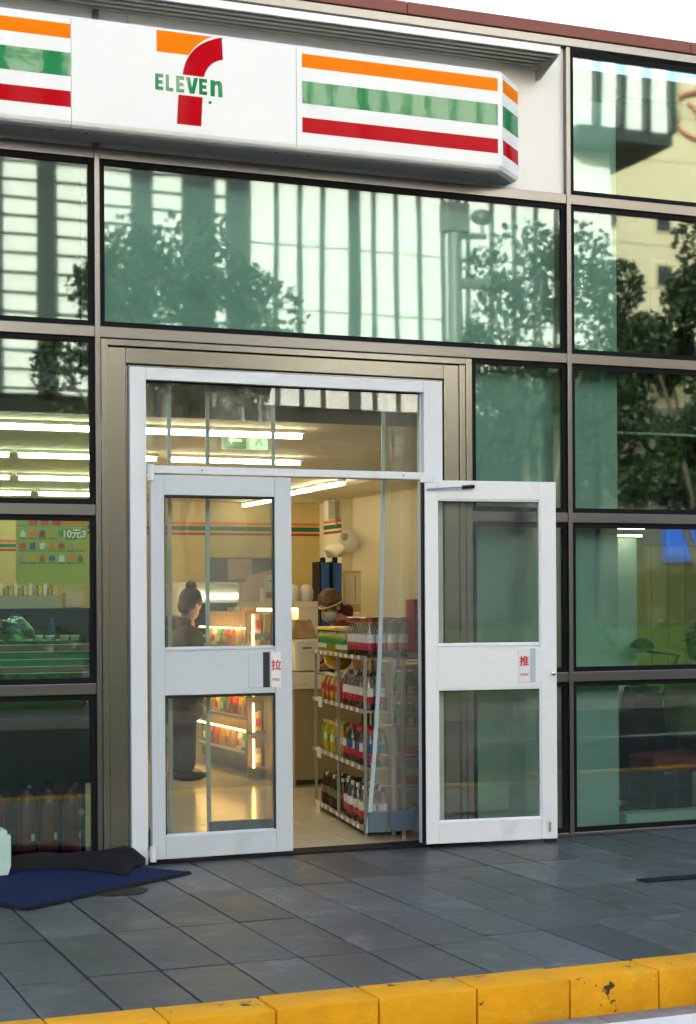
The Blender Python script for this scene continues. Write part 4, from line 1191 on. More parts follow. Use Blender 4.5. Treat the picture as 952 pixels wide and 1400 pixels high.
for k in range(5):
    MB().prism([(-0.16 + .02 * k, 0.0), (0.06 + .03 * k, 0.0), (0.14 + .03 * k, 0.32 + .01 * k), (-0.04 + .02 * k, 0.30)], 'y', -0.05 + .035 * k, -0.045 + .035 * k).build('leaflet', M['pink_paper'], lf)
MB().box(-0.17, 0.22, -0.08, 0.14, -0.01, 0.02).build('tray', M['appliance'], lf)
ed = empty('end_display', (4.60, 4.02, 0), 0, 'amber lit end display of brown and gold packets beside the counter', 'display')
MB().box(-0.20, 0.10, 0.06, 0.10, 0.0, 1.40).build('back_panel', M['brown_card'], ed)
for k, z in enumerate((0.10, 0.40, 0.70, 1.0, 1.22)):
    MB().box(-0.21, 0.11, -0.08, 0.0595, z - .015, z).build('shelf', M['rack_metal'], ed)
    MB().box(-0.20, -0.185, -0.085, -0.075, z, z + .24 if k < 4 else z + .16).build('edge_lamp', M['warm_light'], ed)
for k, z in enumerate((0.10, 0.40, 0.70, 1.0, 1.22)):
    for j in range(3):
        t = empty('snack_packet', (4.46 + .085 * j, 4.0, z + .0005), 0, 'brown gold packet on the %s shelf of the end display, %s from the left' % (ORD[k], ORD[j]), 'packet', 'packets on the end display')
        MB().prism([(-0.035, 0), (0.035, 0), (0.030, 0.17), (-0.028, 0.165)], 'y', -0.03, 0.03).build('pouch', M[('brown_card', 'drink_yellow', 'snack_red', 'brown_card', 'pink_paper')[(j * 2 + k) % 5]], t, bevel=0.008)
        MB().box(-0.022, 0.022, -0.034, -0.0305, 0.04, 0.11).build('print', M[('uniform_white', 'label_red', 'drink_yellow')[(j + k) % 3]], t)
wcab = empty('chilled_cabinet', (5.25, 7.9, 0), 0, 'white rounded chilled cabinet against the back of the store', 'cabinet')
MB().box(-0.37, 0.37, 0, 0.6, 0, 1.70).build('case', M['freezer_white'], wcab, bevel=0.06, seg=4)
MB().box(-0.31, 0.31, -0.012, -0.001, 0.3, 1.48).build('door', M['win_dark'], wcab)
MB().box(-0.32, 0.32, -0.03, -0.001, 1.52, 1.58).build('lit_header', M['lit_header'], wcab)
for k in range(3): MB().box(-0.30, 0.30, -0.02, -0.0125, 0.55 + .28 * k, 0.58 + .28 * k).build('shelf', M['rack_white'], wcab)
for k in range(10):
    MB().box(-0.30 + .06 * k, -0.255 + .06 * k, -0.022, -0.013, 0.86, 1.04).build('goods', M[pal[k % 7]], wcab)
wp = empty('wall_poster', (6.10, YB - .008, 1.73), 0, 'dark wall poster with a picture in the middle on the back wall', 'poster')
MB().box(-0.42, 0.42, -0.004, 0.003, 0, 0.28).build('sheet', M['poster_dark'], wp); MB().box(-0.16, 0.14, -0.007, -0.0045, 0.02, 0.265).build('picture', M['brown_card'], wp)

# wall items by the column
mir = empty('convex_mirror', (6.97, 8.15, 2.165), 0, 'round pale dome mirror fixed to the wall column', 'mirror')
MB().lathe([(0.02, 0.09), (0.07, 0.075), (0.115, 0.045), (0.135, 0.0), (0.135, -0.015), (0.02, -0.02)], seg=22).build('dome', M['appliance'], mir, smooth=True)
[c_ for c_ in mir.children if c_.name.startswith('dome')][0].rotation_euler = (PI / 2 + .15, 0, -0.75)
MB().tube([(0, 0, 0), (0.03, 0.30, 0)], 0.02, 8).build('arm', M['rack_metal'], mir)
MB().sphere((-0.072, -0.055, 0.05), 0.05, (0.8, .8, .9)).build('lens', M['rack_metal'], mir, smooth=True)
cu_ = empty('wall_box', (6.88, 8.45, 2.45), 0, 'small white box and pipe high on the wall column', 'box')
MB().box(-0.05, 0.06, -0.03, 0.06, -0.02, 0.19).build('casing', M['freezer_white'], cu_, bevel=0.006); MB().tube([(0.04, -.05, -0.10), (0.04, -.05, 0.2)], .012, 8).build('pipe', M['counter_panel'], cu_)
for k, x_ in enumerate((6.36, 6.50)):
    lk_ = empty('blue_dispenser', (x_, 7.3, 0), 0, 'tall blue drink dispenser behind the staff, %s of two' % ('left' if k == 0 else 'right'), 'dispenser', 'blue dispensers')
    MB().box(-0.055, 0.052, 0, 0.2, 0, 1.90).build('tank', M['locker_blue'], lk_, bevel=0.015)
    MB().box(-0.075, -0.060, -0.02, 0.2, 0, 1.91).build('side_frame', M['black_plastic'], lk_)
    MB().lathe([(0.03, 0), (0.03, .05), (0.02, .06)], (0, 0.08, 1.901), 12).build('valve', M['black_plastic'], lk_, smooth=True)
blm = MB().sphere((0, 0, 0), 0.10, (1.0, 0.9, 0.75), 18, 12)
blm.v = [(v[0] + .022 * math.sin(38 * v[2] + 21 * v[0]), v[1], max(-0.068, v[2] + .022 * math.sin(52 * v[0] + 30 * v[1]))) for v in blm.v]
bl = blm.build('wrapped_bundle', M['uniform_white'], None, smooth=True, loc=(6.51, 7.40, 2.03)); tag(bl, 'white bundle lying on top of the right blue dispenser', 'bundle')
nt = MB().box(6.706, 6.88, 7.60, 7.605, 1.46, 1.79).build('wall_chart', M['uniform_white']); tag(nt, 'plain cream wall chart beside the column', 'chart'); MB().box(6.82, 6.828, 7.596, 7.5995, 1.48, 1.77).build('chart_line', M['counter_panel'], nt)
MB().box(6.70, 6.89, 7.605, 7.66, 0, 1.82).build('chart_post', M['wall_cream'], nt)

# ---- people
def skin_mesh(name, pts, edges, mat, parent, sub=2):
    """pts: list of (x,y,z,rx[,ry]); one continuous surface grown over the joints"""
    me = bpy.data.meshes.new(name)
    me.from_pydata([p[:3] for p in pts], edges, [])
    o = bpy.data.objects.new(name, me); COL.objects.link(o)
    o.modifiers.new('s', 'SKIN')
    for i, p in enumerate(pts):
        me.skin_vertices[0].data[i].radius = (p[3], p[4] if len(p) > 4 else p[3])
        me.skin_vertices[0].data[i].use_root = (i == 0)
    sb_ = o.modifiers.new('d', 'SUBSURF'); sb_.levels = sub; sb_.render_levels = sub
    dg = bpy.context.evaluated_depsgraph_get()
    m2 = bpy.data.meshes.new_from_object(o.evaluated_get(dg))
    bpy.data.objects.remove(o)
    for p in m2.polygons: p.use_smooth = True
    m2.materials.clear()
    return link(name, m2, mat, parent)

def hand(pts, edges, wrist, d, side):
    """five short finger chains rooted in the palm"""
    d = Vector(d).normalized(); s = Vector(side).normalized()
    w = Vector(pts[wrist][:3])
    pc = len(pts); p = w + d * 0.07; pts.append((*p, .034, .018)); edges.append((wrist, pc))
    for k in range(4):
        b = p + s * (0.027 - 0.018 * k) + d * 0.02; L = (.062, .072, .068, .052)[k]
        i0 = len(pts); pts.append((*b, .0095)); edges.append((pc, i0))
        m_ = b + d * L * .55 + Vector((0, 0, -.012)); pts.append((*m_, .0088)); edges.append((i0, i0 + 1))
        t_ = m_ + d * L * .4 + Vector((0, 0, -.022)); pts.append((*t_, .0078)); edges.append((i0 + 1, i0 + 2))
    b = w + d * 0.03 + s * 0.038; i0 = len(pts); pts.append((*b, .011)); edges.append((pc, i0)); pts.append((*(b + d * .04 + s * .018), .0095)); edges.append((i0, i0 + 1))

def head(parent, c, yaw_, pitch, hair_mat, skin=True, r=0.098):
    """head looking along local -y, turned by yaw and nodded by pitch"""
    h = empty('head_pivot')
    rot = Matrix.Rotation(yaw_, 4, 'Z') @ Matrix.Rotation(pitch, 4, 'X')
    bpy.data.objects.remove(h)
    mt = Matrix.Translation(c) @ rot
    def put(mb, nm, mat, smooth=True):
        me = mb.mesh(nm, 0, smooth); me.transform(mt); return link(nm, me, mat, parent)
    q = MB()
    q.sphere((0, 0.005, 0.02), r, (0.80, 0.98, 1.0), 18, 14)
    q.sphere((0, -0.028, -0.055), r * .72, (0.82, 0.86, 0.95), 16, 10)
    q.sphere((0, -0.098, -0.022), 0.017, (0.8, 1.1, 1.5), 10, 8)
    for s in (-1, 1): q.sphere((s * 0.078, 0.012, -0.02), 0.026, (0.4, 0.8, 1.2), 10, 8)
    face = put(q, 'face', M['skin'])
    for s in (-1, 1): put(MB().sphere((s * 0.032, -0.084, 0.004), 0.011, (1.2, .6, .7), 10, 8), 'eye', M['ink_black'])
    put(MB().sphere((0, -0.083, -0.072), 0.016, (1.5, .5, .4), 10, 6), 'mouth', M['snack_red'])
    q = MB(); q.sphere((0, 0.022, 0.036), r * 1.08, (0.86, 0.96, 0.98), 18, 14); q.sphere((0, 0.055, -0.02), r * .8, (0.95, 0.7, 1.1), 14, 10)
    put(q, 'hair', hair_mat)
    return mt, put

# customer with a hair bun, standing with lowered head
cust = empty('person', (3.85, 4.2, 0), 0, 'person with a dark hair bun in dark jacket and trousers, standing behind the door glass', 'person')
cust.scale = (1.06, 1.06, 1.06)
P = [(0, 0, 0.80, .135, .10), (0.01, 0, 1.00, .13, .095), (0.03, 0, 1.16, .145, .10), (0.06, 0, 1.235, .07), (0.085, 0, 1.29, .048),
     (0.0, -0.085, 0.74, .085), (0.01, -0.09, 0.42, .062), (0.0, -0.09, 0.08, .045), (0.10, -0.095, 0.035, .036),
     (0.0, 0.085, 0.74, .085), (0.03, 0.09, 0.42, .062), (0.02, 0.09, 0.08, .045), (0.12, 0.095, 0.035, .036),
     (0.035, -0.165, 1.15, .058), (0.02, -0.20, 0.93, .045), (0.16, -0.17, 0.80, .034),
     (0.035, 0.165, 1.15, .058), (0.02, 0.20, 0.93, .045), (0.16, 0.17, 0.82, .034)]
Ed = [(0, 1), (1, 2), (2, 3), (3, 4), (0, 5), (5, 6), (6, 7), (7, 8), (0, 9), (9, 10), (10, 11), (11, 12), (2, 13), (13, 14), (14, 15), (2, 16), (16, 17), (17, 18)]
Pb = list(P); Eb = list(Ed)
hand(Pb, Eb, 15, (1, .1, -.15), (0, 1, 0)); hand(Pb, Eb, 18, (1, -.1, -.15), (0, -1, 0))
skin_mesh('body', Pb, Eb, M['skin'], cust)
def swell(idx, k): return [tuple(P[i][:3]) + tuple(r * k for r in P[i][3:]) for i in idx]
skin_mesh('jacket', [(0, 0, 0.78, .185, .165), (0.0, 0, 0.98, .185, .165), (0.02, 0, 1.14, .195, .16), (0.05, 0, 1.235, .115), (0.03, -0.19, 1.12, .10), (0.01, -0.235, 0.92, .088), (0.13, -0.18, 0.80, .070), (0.03, 0.19, 1.12, .10), (0.01, 0.235, 0.92, .088), (0.13, 0.18, 0.82, .070), (0, 0, 0.60, .20, .18), (0.01, 0, 0.42, .21, .19)],
          [(0, 1), (1, 2), (2, 3), (2, 4), (4, 5), (5, 6), (2, 7), (7, 8), (8, 9), (0, 10), (10, 11)], M['jacket_dark'], cust)
skin_mesh('hood', [(-0.10, 0.0, 1.20, .06, .09), (-0.03, 0.09, 1.245, .055), (0.07, 0.10, 1.235, .045), (-0.03, -0.09, 1.245, .055), (0.07, -0.10, 1.235, .045)], [(0, 1), (1, 2), (0, 3), (3, 4)], M['jacket_dark'], cust)
skin_mesh('trousers', [(0, 0, 0.70, .15, .12), (0.0, -0.085, 0.62, .115), (0.01, -0.09, 0.38, .10), (0.0, -0.09, 0.04, .10), (0.0, 0.085, 0.62, .115), (0.03, 0.09, 0.38, .10), (0.02, 0.09, 0.04, .10)], [(0, 1), (1, 2), (2, 3), (0, 4), (4, 5), (5, 6)], M['trousers_dark'], cust)
for s, dx in ((-1, 0), (1, .02)):
    MB().sphere((0.05 + dx, s * 0.093, 0.042), 0.06, (2.5, 1.0, .72)).build('shoe', M['black_plastic'], cust, smooth=True)
mt, put = head(cust, Vector((0.095, 0.01, 1.38)), PI / 2 + 0.6, 0.45, M['hair'])
put(MB().sphere((-0.0, 0.06, 0.135), 0.047, (1, 1, .95)), 'hair_bun', M['hair'])

# shop worker bending over behind the counter
stf = empty('person', (5.72, 5.02, 0), 0, 'shop worker in maroon and cream uniform with hair net and mask, bending over', 'person')
P = [(0.05, 0, 0.86, .15, .11), (0.02, -0.02, 1.02, .14, .10), (-0.05, -0.05, 1.15, .16, .11), (-0.15, -0.08, 1.215, .075), (-0.20, -0.10, 1.245, .05),
     (0.06, -0.09, 0.76, .09), (0.05, -0.09, 0.44, .065), (0.06, -0.09, 0.07, .045), (-0.05, -0.10, 0.035, .036),
     (0.06, 0.09, 0.76, .09), (0.05, 0.09, 0.44, .065), (0.06, 0.09, 0.07, .045), (-0.05, 0.10, 0.035, .036),
     (-0.09, -0.20, 1.13, .06), (-0.16, -0.23, 0.93, .047), (-0.28, -0.20, 0.83, .034), (-0.06, 0.13, 1.15, .06), (-0.16, 0.19, 0.94, .047), (-0.28, 0.14, 0.84, .034)]
Pb = list(P); Eb = list(Ed)
hand(Pb, Eb, 15, (-1, .1, -.2), (0, 1, 0)); hand(Pb, Eb, 18, (-1, -.1, -.2), (0, -1, 0))
skin_mesh('body', Pb, Eb, M['skin'], stf)
skin_mesh('shirt', [(0.06, 0, 0.84, .20, .16), (0.05, -0.01, 1.02, .20, .16), (0.0, -0.03, 1.15, .215, .165), (-0.09, -0.06, 1.20, .13), (0.06, 0, .7, .20, .16)], [(0, 1), (1, 2), (2, 3), (0, 4)], M['uniform_white'], stf)
skin_mesh('sleeve', [(-0.08, -0.16, 1.16, .13), (-0.13, -0.22, 1.10, .12), (-0.17, -0.24, 0.93, .085)], [(0, 1), (1, 2)], M['uniform_maroon'], stf)
skin_mesh('sleeve', [(-0.05, 0.07, 1.16, .085), (-0.06, 0.14, 1.14, .08), (-0.155, 0.195, 0.96, .065)], [(0, 1), (1, 2)], M['uniform_maroon'], stf)
skin_mesh('collar', [(-0.13, -0.03, 1.235, .075), (-0.06, -0.07, 1.285, .068), (-0.01, -0.10, 1.27, .06)], [(0, 1), (1, 2)], M['uniform_maroon'], stf)
skin_mesh('trousers', [(0.05, 0, .82, .15, .12), (0.06, -0.09, 0.72, .105), (0.05, -0.09, 0.44, .085), (0.06, -0.09, 0.09, .07), (0.06, 0.09, 0.72, .105), (0.05, 0.09, 0.44, .085), (0.06, 0.09, 0.09, .07)], [(0, 1), (1, 2), (2, 3), (0, 4), (4, 5), (5, 6)], M['trousers_dark'], stf)
for s in (-1, 1): MB().sphere((0.0, s * 0.093, 0.036), 0.05, (2.5, .95, .72)).build('shoe', M['black_plastic'], stf, smooth=True)
stf.scale = (1.09, 1.09, 1.09)
mt, put = head(stf, Vector((-0.225, -0.11, 1.325)), -PI / 2 + 0.30, 0.55, M['hair'])
put(MB().sphere((0, 0.022, 0.038), 0.110, (0.88, 0.98, 0.98), 18, 14), 'hair_net', M['hair_net'])
put(MB().sphere((0, -0.052, -0.062), 0.074, (0.95, 0.85, 0.85), 14, 10), 'face_mask', M['face_mask'])
put(MB().tube([(0.094 * math.cos(t), 0.016 + 0.110 * math.sin(t), 0.012 - 0.02 * math.sin(t)) for t in [2 * PI * k / 24 for k in range(25)]], 0.006, 6), 'net_band', M['uniform_white'])
MB().box(0.0, 0.10, -0.185, -0.17, 1.12, 1.16).build('back_emblem', M['cap_red'], stf)

# ================================================================== LEFT WINDOW
wc = empty('window_counter', (0.6, 0.30, 0), 0, 'black window counter behind the left glazing', 'counter')
MB().box(-1.3, 1.585, 0.14, 0.60, 0.0, 1.24).build('cabinet', M['counter_black'], wc)
MB().box(-1.3, 1.52, 0.10, 0.62, 1.242, 1.262).build('top', M['counter_black'], wc)
MB().box(-1.3, 1.53, -0.19, 0.138, 0.0005, 0.004).build('dark_floor_sheet', M['counter_black'], wc)  # black sheet added over the floor to keep it dark behind glass
for k, x_ in enumerate((1.915, 1.985, 2.07, 2.13)):
    t = empty('paper_cup', (x_, 0.45, 1.263), 0, 'white lidded paper cup on the window counter, number %s from the left' % ('one', 'two', 'three', 'four')[k], 'cup', 'paper cups on the window counter')
    t['label'] = ('leftmost', 'second', 'third', 'rightmost')[k] + ' of four white lidded cups on the window counter'
    MB().lathe([(0.022, 0), (0.028, 0.022)], seg=14).build('cup', M['cup_white'], t, smooth=True); MB().lathe([(0.030, 0.0225), (0.030, 0.028), (0.024, 0.031)], seg=14).build('lid', M['cup_white'], t, smooth=True)
def bagfn(w, d, h, sd):
    mb = MB(); rr = np.random.default_rng(sd)
    mb.sphere((0, 0, h * .45), 1.0, (w, d, h * .45), 18, 12)
    mb.v = [(v[0] + .012 * math.sin(40 * v[2] + 9 * v[0]), v[1] + .01 * math.sin(31 * v[0]), max(0, v[2] + .012 * math.sin(47 * v[0] + 20 * v[1]))) for v in mb.v]
    mb.tube([(-.02, 0, h * .85), (0.0, 0, h * 1.05), (.03, 0, h * 1.0), (.05, 0, h * .8)], .008, 6)
    return mb
b1 = bagfn(0.12, 0.10, 0.15, 1).build('plastic_bag', M['bag_green'], None, smooth=True, loc=(1.78, 0.47, 1.263)); tag(b1, 'crumpled green plastic bag on the window counter beside the cups', 'bag')
b2 = bagfn(0.08, 0.10, 0.13, 2).build('plastic_bag', M['bag_green'], None, smooth=True, loc=(1.60, 0.47, 1.263)); tag(b2, 'crumpled green plastic bag cut off by the left edge of the picture', 'bag')
bt = bottle((2.01, 0.52, 1.263), 0, 'small blue bottle standing behind the white cups', 'bottle', None, 'locker_blue', 'label_blue', 'label_blue', sc=0.6)
# band of coloured film on the inside of the glass
for (z0, z1, mt) in ((1.215, 1.245, 'snack_dark_red'), (1.172, 1.208, 'film_green'), (1.132, 1.166, 'film_green'), (1.10, 1.126, 'snack_dark_red')):
    MB().box(ML + HW + .03, MC - HW - .032, 0.0065, 0.0080, z0, z1).build('window_film', M[mt], shop)
for z in (1.250, 1.2115, 1.169, 1.129, 1.093):
    MB().box(ML + HW + .03, MC - HW - .032, 0.0064, 0.0082, z - .0022, z + .0022).build('film_line', M['label_white'], shop)
# promotional poster and lit goods further in
po = empty('promotion_poster', (2.95, 5.0, 1.64), 0, 'bright green promotion poster with rows of goods behind the left window', 'poster')
PW, PH = 0.62, 0.56
MB().box(0 - PW / 2, PW / 2, 0, 0.01, 0, PH).build('sheet', M['poster_green'], po)
MB().box(-PW / 2, PW / 2, -0.002, -0.0005, PH - .055, PH - .05).build('rule', M['label_green'], po)
for k in range(3): MB().box(-0.20 + .10 * k, -0.13 + .10 * k, -0.003, -0.0005, PH - .045, PH - .005).build('goods_picture', M['cap_red'], po)
MB().box(0.05, 0.28, -0.003, -0.0005, PH - .04, PH - .012).build('banner', M['sign_orange'], po)
gp = ['label_white', 'drink_yellow', 'sign_orange', 'cap_red', 'snack_red', 'label_blue', 'brown_card']
GP = [[(-.022, 0), (.022, 0), (.022, .035), (.008, .05), (.008, .062), (-.008, .062), (-.008, .05), (-.022, .035)],
      [(.030 * math.cos(2 * PI * q / 10), .03 + .026 * math.sin(2 * PI * q / 10)) for q in range(10)],
      [(-.028, 0), (.028, 0), (.022, .06), (-.018, .055)], [(-.016, 0), (.016, 0), (.026, .05), (.0, .062), (-.026, .05)]]
for r_, n_ in ((0, 4), (1, 7), (2, 7)):
    for k in range(n_):
        z = PH - .15 - .105 * r_
        MB().prism([(-0.2525 + .083 * k + sx * (1 + .0 * k), z + sz) for sx, sz in GP[(k + r_) % 4]], 'y', -0.004, -0.0005).build('goods_picture', M[gp[(k * 2 + r_ * 3) % 7]], po)
        MB().box(-0.288 + .083 * k, -0.218 + .083 * k, -0.0035, -0.0005, z - .018, z - .004).build('price_line', M['label_green'], po)
MB().prism([(0.05, PH - .10), (0.09, PH - .075), (0.30, PH - .075), (0.30, PH - .16), (0.12, PH - .175), (0.10, PH - .15), (0.06, PH - .14)], 'y', -0.003, -0.001).build('price_burst', M['label_green'], po)
writing('10元3', 0.085, M['cap_white'], po, (0.19, -0.0045, PH - .122), 0, 0.003)
MB().box(-0.02, 0.02, 0.011, 0.04, -1.64, PH).build('stand', M['rack_metal'], po)
dc = empty('goods_table', (2.85, 4.3, 0), 0, 'dark goods table with trays of small lit packages behind the left window', 'table')
MB().box(-0.55, 0.42, 0, 0.6, 0, 1.44).build('body', M['counter_black'], dc); MB().box(-0.56, 0.0, -0.03, 0.6, 1.442, 1.545).build('price_front', M['rack_metal'], dc)
for k in range(14):
    t = empty('goods_box', (2.32 + .04 * k, 4.38, 1.546), 0, 'small amber goods box on the goods table, %s from the left' % ORD[k], 'box', 'goods boxes on the goods table')
    MB().box(-0.017, 0.017, 0, 0.1, 0, 0.06 + .02 * (k % 3)).build('carton', M[('brown_card', 'drink_yellow', 'uniform_white')[k % 3]], t, bevel=.003)
pk = empty('goods_box', (3.02, 4.35, 1.441), 0, 'pink white wrapped package right of the goods boxes', 'box'); MB().box(-0.10, 0.06, 0, 0.12, 0, 0.13).build('carton', M['pink_paper'], pk, bevel=.01)
# band of stripes on the upstand at the far left
us = empty('price_fascia', (2.70, 6.5, 1.6), 0, 'cream fascia board with three coloured stripes left of the green poster', 'board')
MB().box(-0.5, 0.30, 0, 0.03, 0, 0.80).build('board', M['wall_cream'], us)
for (z0, z1, mt) in ((0.46, 0.485, 'stripe_orange'), (0.412, 0.444, 'stripe_green'), (0.378, 0.398, 'stripe_red')): MB().box(-0.5, 0.30, -0.004, -0.0005, z0, z1).build('stripe', M[mt], us)
MB().box(-0.45, -0.40, 0.031, 0.08, -1.6, 0.5).build('leg', M['rack_metal'], us); MB().box(0.20, 0.25, 0.031, 0.08, -1.6, 0.5).build('leg', M['rack_metal'], us)

# fire extinguishers behind the bottom left pane
for k, x_ in enumerate((1.63, 1.806, 1.928, 2.062)):
    nm = ('cut off by the left picture edge', 'left of the three in full view', 'middle of the three in full view', 'rightmost, with a pale gauge tag')[k]
    t = empty('fire_extinguisher', (x_, 0.26, 0.0), 0.2 * k, 'red fire extinguisher on the floor behind glass, ' + nm, 'extinguisher', 'fire extinguishers')
    t.location.z = 0.005
    MB().lathe([(0.045, 0), (0.052, 0.01), (0.053, 0.33), (0.045, 0.375), (0.022, 0.40), (0.020, 0.42)], seg=18).build('cylinder', M['extinguisher_red'], t, smooth=True)
    MB().box(-0.012, 0.012, -0.035, 0.03, 0.421, 0.445).build('valve', M['chrome'], t); MB().box(-0.008, 0.008, -0.08, 0.01, 0.452, 0.462).build('handle', M['black_plastic'], t); MB().box(-0.008, 0.008, -0.075, 0.01, 0.425, 0.434).build('lever', M['black_plastic'], t)
    MB().tube([(0.02, 0.0, 0.43), (0.065, -0.01, 0.40), (0.072, -0.015, 0.25), (0.060, -0.02, 0.12)], .010, 8).build('hose', M['black_plastic'], t, smooth=True)
    lb = MB()
    for i in range(5):
        a0, a1 = -1.5 + .10 * i, -1.5 + .10 * (i + 1)
        lb.add([(.0538 * math.cos(a0), .0538 * math.sin(a0), .13), (.0538 * math.cos(a1), .0538 * math.sin(a1), .13), (.0538 * math.cos(a1), .0538 * math.sin(a1), .17), (.0538 * math.cos(a0), .0538 * math.sin(a0), .17)], [(0, 1, 2, 3)])
    lb.build('label_sheet', M['uniform_white'], t)
    if k == 3: MB().lathe([(0.02, 0), (0.02, 0.006)], seg=12).build('gauge_tag', M['uniform_white'], t, loc=(0.02, -0.056, 0.28)).rotation_euler = (PI / 2, 0, 0)

# ================================================================== RIGHT ROOM
of = st_box('office_floor', 'office_floor', 5.80, 12.5, 0.10, 3.0, -0.15, 0.0)
st_box('office_right_wall', 'wall_cream', 12.5, 12.6, 0.10, 3.2, -0.02, 4.7)
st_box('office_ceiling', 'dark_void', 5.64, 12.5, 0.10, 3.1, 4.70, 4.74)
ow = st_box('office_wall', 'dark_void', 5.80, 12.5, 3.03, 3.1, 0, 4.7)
bm_ = MB().box(-0.083, 0.083, 0, 0.022, 0, 1.99).mesh('wall_board', 0.004, False, 1); bm_.materials.append(M['board_olive'])
bm2 = MB().box(-0.083, 0.083, 0, 0.022, 0, 2.3).mesh('wall_board', 0.004, False, 1); bm2.materials.append(M['board_shaded'])
for i in range(36):
    x_ = 5.9 + 0.17 * i
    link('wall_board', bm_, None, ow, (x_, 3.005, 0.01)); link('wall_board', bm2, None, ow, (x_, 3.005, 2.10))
st_ = st_box('office_step', 'pale_panel', 5.66, 9.0, 0.12, 0.26, 0.0, 0.095)
pp = MB().box(6.26, 6.42, 1.2, 1.5, 0.001, 1.93).build('upright_panel', M['pale_panel'], bevel=0.004); tag(pp, 'narrow pale upright panel behind the right window', 'panel')
st_box('added_bulkhead', 'dark_void', 5.82, 9.6, 1.0, 3.0, 2.03, 2.09)  # added slab that carries the strip lights under a dark upper wall
for k, (x0_, y_) in enumerate(((6.16, 1.08), (6.6, 2.3), (7.8, 2.3))):
    t = empty('strip_light', (x0_, y_, 2.03), 0, ('short lit strip light above the pale upright panel', 'lit strip light over the olive boards, left one', 'lit strip light over the olive boards, right one')[k], 'light', 'office strip lights')
    MB().box(0, 0.25 if k == 0 else 1.1, -0.03, 0.03, -0.025, -0.001).build('housing', M['lamp_housing'], t); MB().box(0.01, 0.24 if k == 0 else 1.09, -0.02, 0.02, -0.04, -0.0255).build('diffuser', M['office_light'], t)
MB().box(6.44, 9.6, 1.14, 1.16, 1.87, 2.029).build('added_valance', M['dark_void'], [o_ for o_ in COL.objects if o_.name.startswith('added_bulkhead')][0])  # board added to screen the rear strip lights from the camera
dk = empty('desk', (6.02, 0.86, 0), 0, 'black desk with solid sides behind the lower right window', 'desk')
MB().box(0, 0.66, 0, 0.32, 0.675, 0.70).build('top', M['counter_black'], dk, bevel=.004); MB().box(0.0, 0.03, 0.005, 0.32, 0, 0.674).build('side', M['counter_black'], dk); MB().box(0.28, 0.64, 0.005, 0.3, 0.0, 0.674).build('drawer_unit', M['counter_black'], dk); MB().box(0.031, 0.279, 0.28, 0.30, 0.05, 0.674).build('modesty_panel', M['counter_black'], dk)
for z in (0.25, 0.5): MB().box(0.40, 0.48, -0.008, 0.004, z, z + .02).build('handle', M['chrome'], dk)
MB().tube([(0.012, -0.012, 0.02), (0.012, -0.008, 0.45)], .006, 6).build('edge_trim', M['brown_card'], dk)
lm = empty('desk_lamp', (6.50, 1.04, 0.701), 0, 'black desk lamp with round shade on the desk', 'lamp')
MB().lathe([(0.07, 0), (0.07, .015), (0.02, .02)], seg=16).build('base', M['black_plastic'], lm, smooth=True); MB().tube([(0, 0, .02), (0.16, 0.0, 0.38), (-0.16, 0, 0.42)], .012, 8).build('arm', M['black_plastic'], lm, smooth=True)
MB().lathe([(0.09, 0), (0.085, .03), (0.05, .065), (0.02, .075)], (-0.14, 0, 0.435), 18).build('shade', M['black_plastic'], lm, smooth=True)
MB().sphere((-0.14, 0, 0.435), 0.045, (1, 1, .8)).build('bulb', M['lamp_housing'], lm, smooth=True)
ob = empty('desk_clutter', (6.34, 0.92, 0.701), 0, 'dark equipment heaped on the desk below the lamp', 'equipment')
MB().box(-0.10, 0.12, 0, 0.2, 0, 0.12).build('printer', M['black_plastic'], ob, bevel=.01); MB().prism([(-0.10, 0.121), (0.02, 0.121), (-0.0, 0.18), (-0.09, 0.16)], 'y', 0.03, 0.18).build('paper_tray', M['counter_black'], ob)
MB().box(0.03, 0.10, 0.02, 0.10, 0.121, 0.17).build('tape_holder', M['tape_green'], ob)
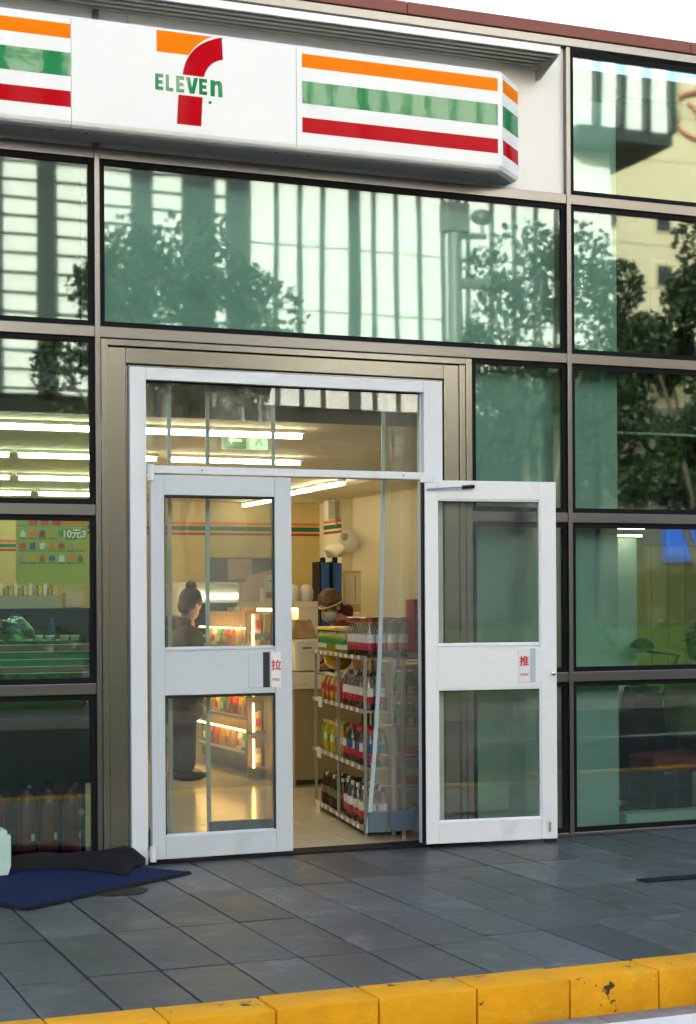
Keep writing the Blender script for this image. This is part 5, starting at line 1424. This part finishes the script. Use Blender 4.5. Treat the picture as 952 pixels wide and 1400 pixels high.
# chair and seated person at the picture edge
chx, chy = 6.36, 0.52
ch = empty('red_stool', (chx, chy, 0), 0, 'wide red padded stool with dark legs behind the lower right window', 'stool')
MB().box(-0.34, 0.34, -0.17, 0.17, 0.33, 0.44).build('seat', M['chair_red'], ch, bevel=0.035, seg=3, smooth=True)
for (x_, y_) in ((-.14, -.12), (.26, -.12), (-.14, .12), (.26, .12)): MB().tube([(x_, y_, 0.34), (x_ * 1.05 - .02, y_ * 1.1, 0.0)], .018, 8).build('leg', M['black_plastic'], ch, smooth=True)
sp_ = empty('person', (chx + 0.09, chy, -0.03), 0, 'seated person in an olive jacket on the red stool, cut by the picture edge', 'person')
P = [(-0.02, 0, 0.55, .14, .15), (-0.05, 0, 0.74, .13, .15), (-0.02, 0, 0.93, .13, .16), (0.03, 0, 1.02, .07), (0.05, 0, 1.08, .05),
     (0.08, -0.09, 0.54, .085), (0.42, -0.10, 0.52, .065), (0.44, -0.10, 0.08, .045), (0.54, -0.10, 0.035, .036),
     (0.08, 0.09, 0.54, .085), (0.42, 0.10, 0.52, .065), (0.44, 0.10, 0.08, .045), (0.54, 0.10, 0.035, .036),
     (-0.01, -0.18, 0.92, .06), (0.05, -0.22, 0.70, .047), (0.27, -0.17, 0.66, .034), (-0.01, 0.18, 0.92, .06), (0.05, 0.22, 0.70, .047), (0.27, 0.17, 0.66, .034)]
Pb = list(P); Eb = list(Ed)
hand(Pb, Eb, 15, (1, .1, -.2), (0, 1, 0)); hand(Pb, Eb, 18, (1, -.1, -.2), (0, -1, 0))
skin_mesh('body', Pb, Eb, M['skin'], sp_)
skin_mesh('jacket', [(-0.03, 0, 0.53, .165, .18), (-0.06, 0, 0.74, .17, .185), (-0.02, 0, 0.93, .155, .18), (0.03, 0, 1.02, .09), (-0.01, -0.19, 0.92, .08), (0.05, -0.225, 0.70, .066), (0.23, -0.18, 0.665, .052), (-0.01, 0.19, 0.92, .08), (0.05, 0.225, 0.70, .066), (0.23, 0.18, 0.665, .052)], [(0, 1), (1, 2), (2, 3), (2, 4), (4, 5), (5, 6), (2, 7), (7, 8), (8, 9)], M['jacket_olive'], sp_)
skin_mesh('trousers', [(-0.01, 0, 0.55, .15, .15), (0.08, -0.09, 0.545, .10), (0.42, -0.10, 0.525, .08), (0.44, -0.10, 0.09, .065), (0.08, 0.09, 0.545, .10), (0.42, 0.10, 0.525, .08), (0.44, 0.10, 0.09, .065)], [(0, 1), (1, 2), (2, 3), (0, 4), (4, 5), (5, 6)], M['trousers_dark'], sp_)
for s in (-1, 1): MB().sphere((0.50, s * 0.10, 0.036), 0.05, (2.5, .95, .72)).build('shoe', M['black_plastic'], sp_, smooth=True)
mt, put = head(sp_, Vector((0.07, 0, 1.19)), PI / 2, 0.1, M['hair'])
q = MB()
rr = np.random.default_rng(4)
for k in range(40):
    d = rr.normal(size=3); d /= np.linalg.norm(d); d[2] = abs(d[2]); d[1] = abs(d[1]) * .8
    b = Vector((d[0] * .085, .02 + d[1] * .09, .04 + d[2] * .09)); q.tube([tuple(b), tuple(b * 1.0 + Vector((d[0] * .05, d[1] * .05, d[2] * .05 - .01)))], [.016, .003], 5)
put(q, 'hair_tufts', M['hair'])
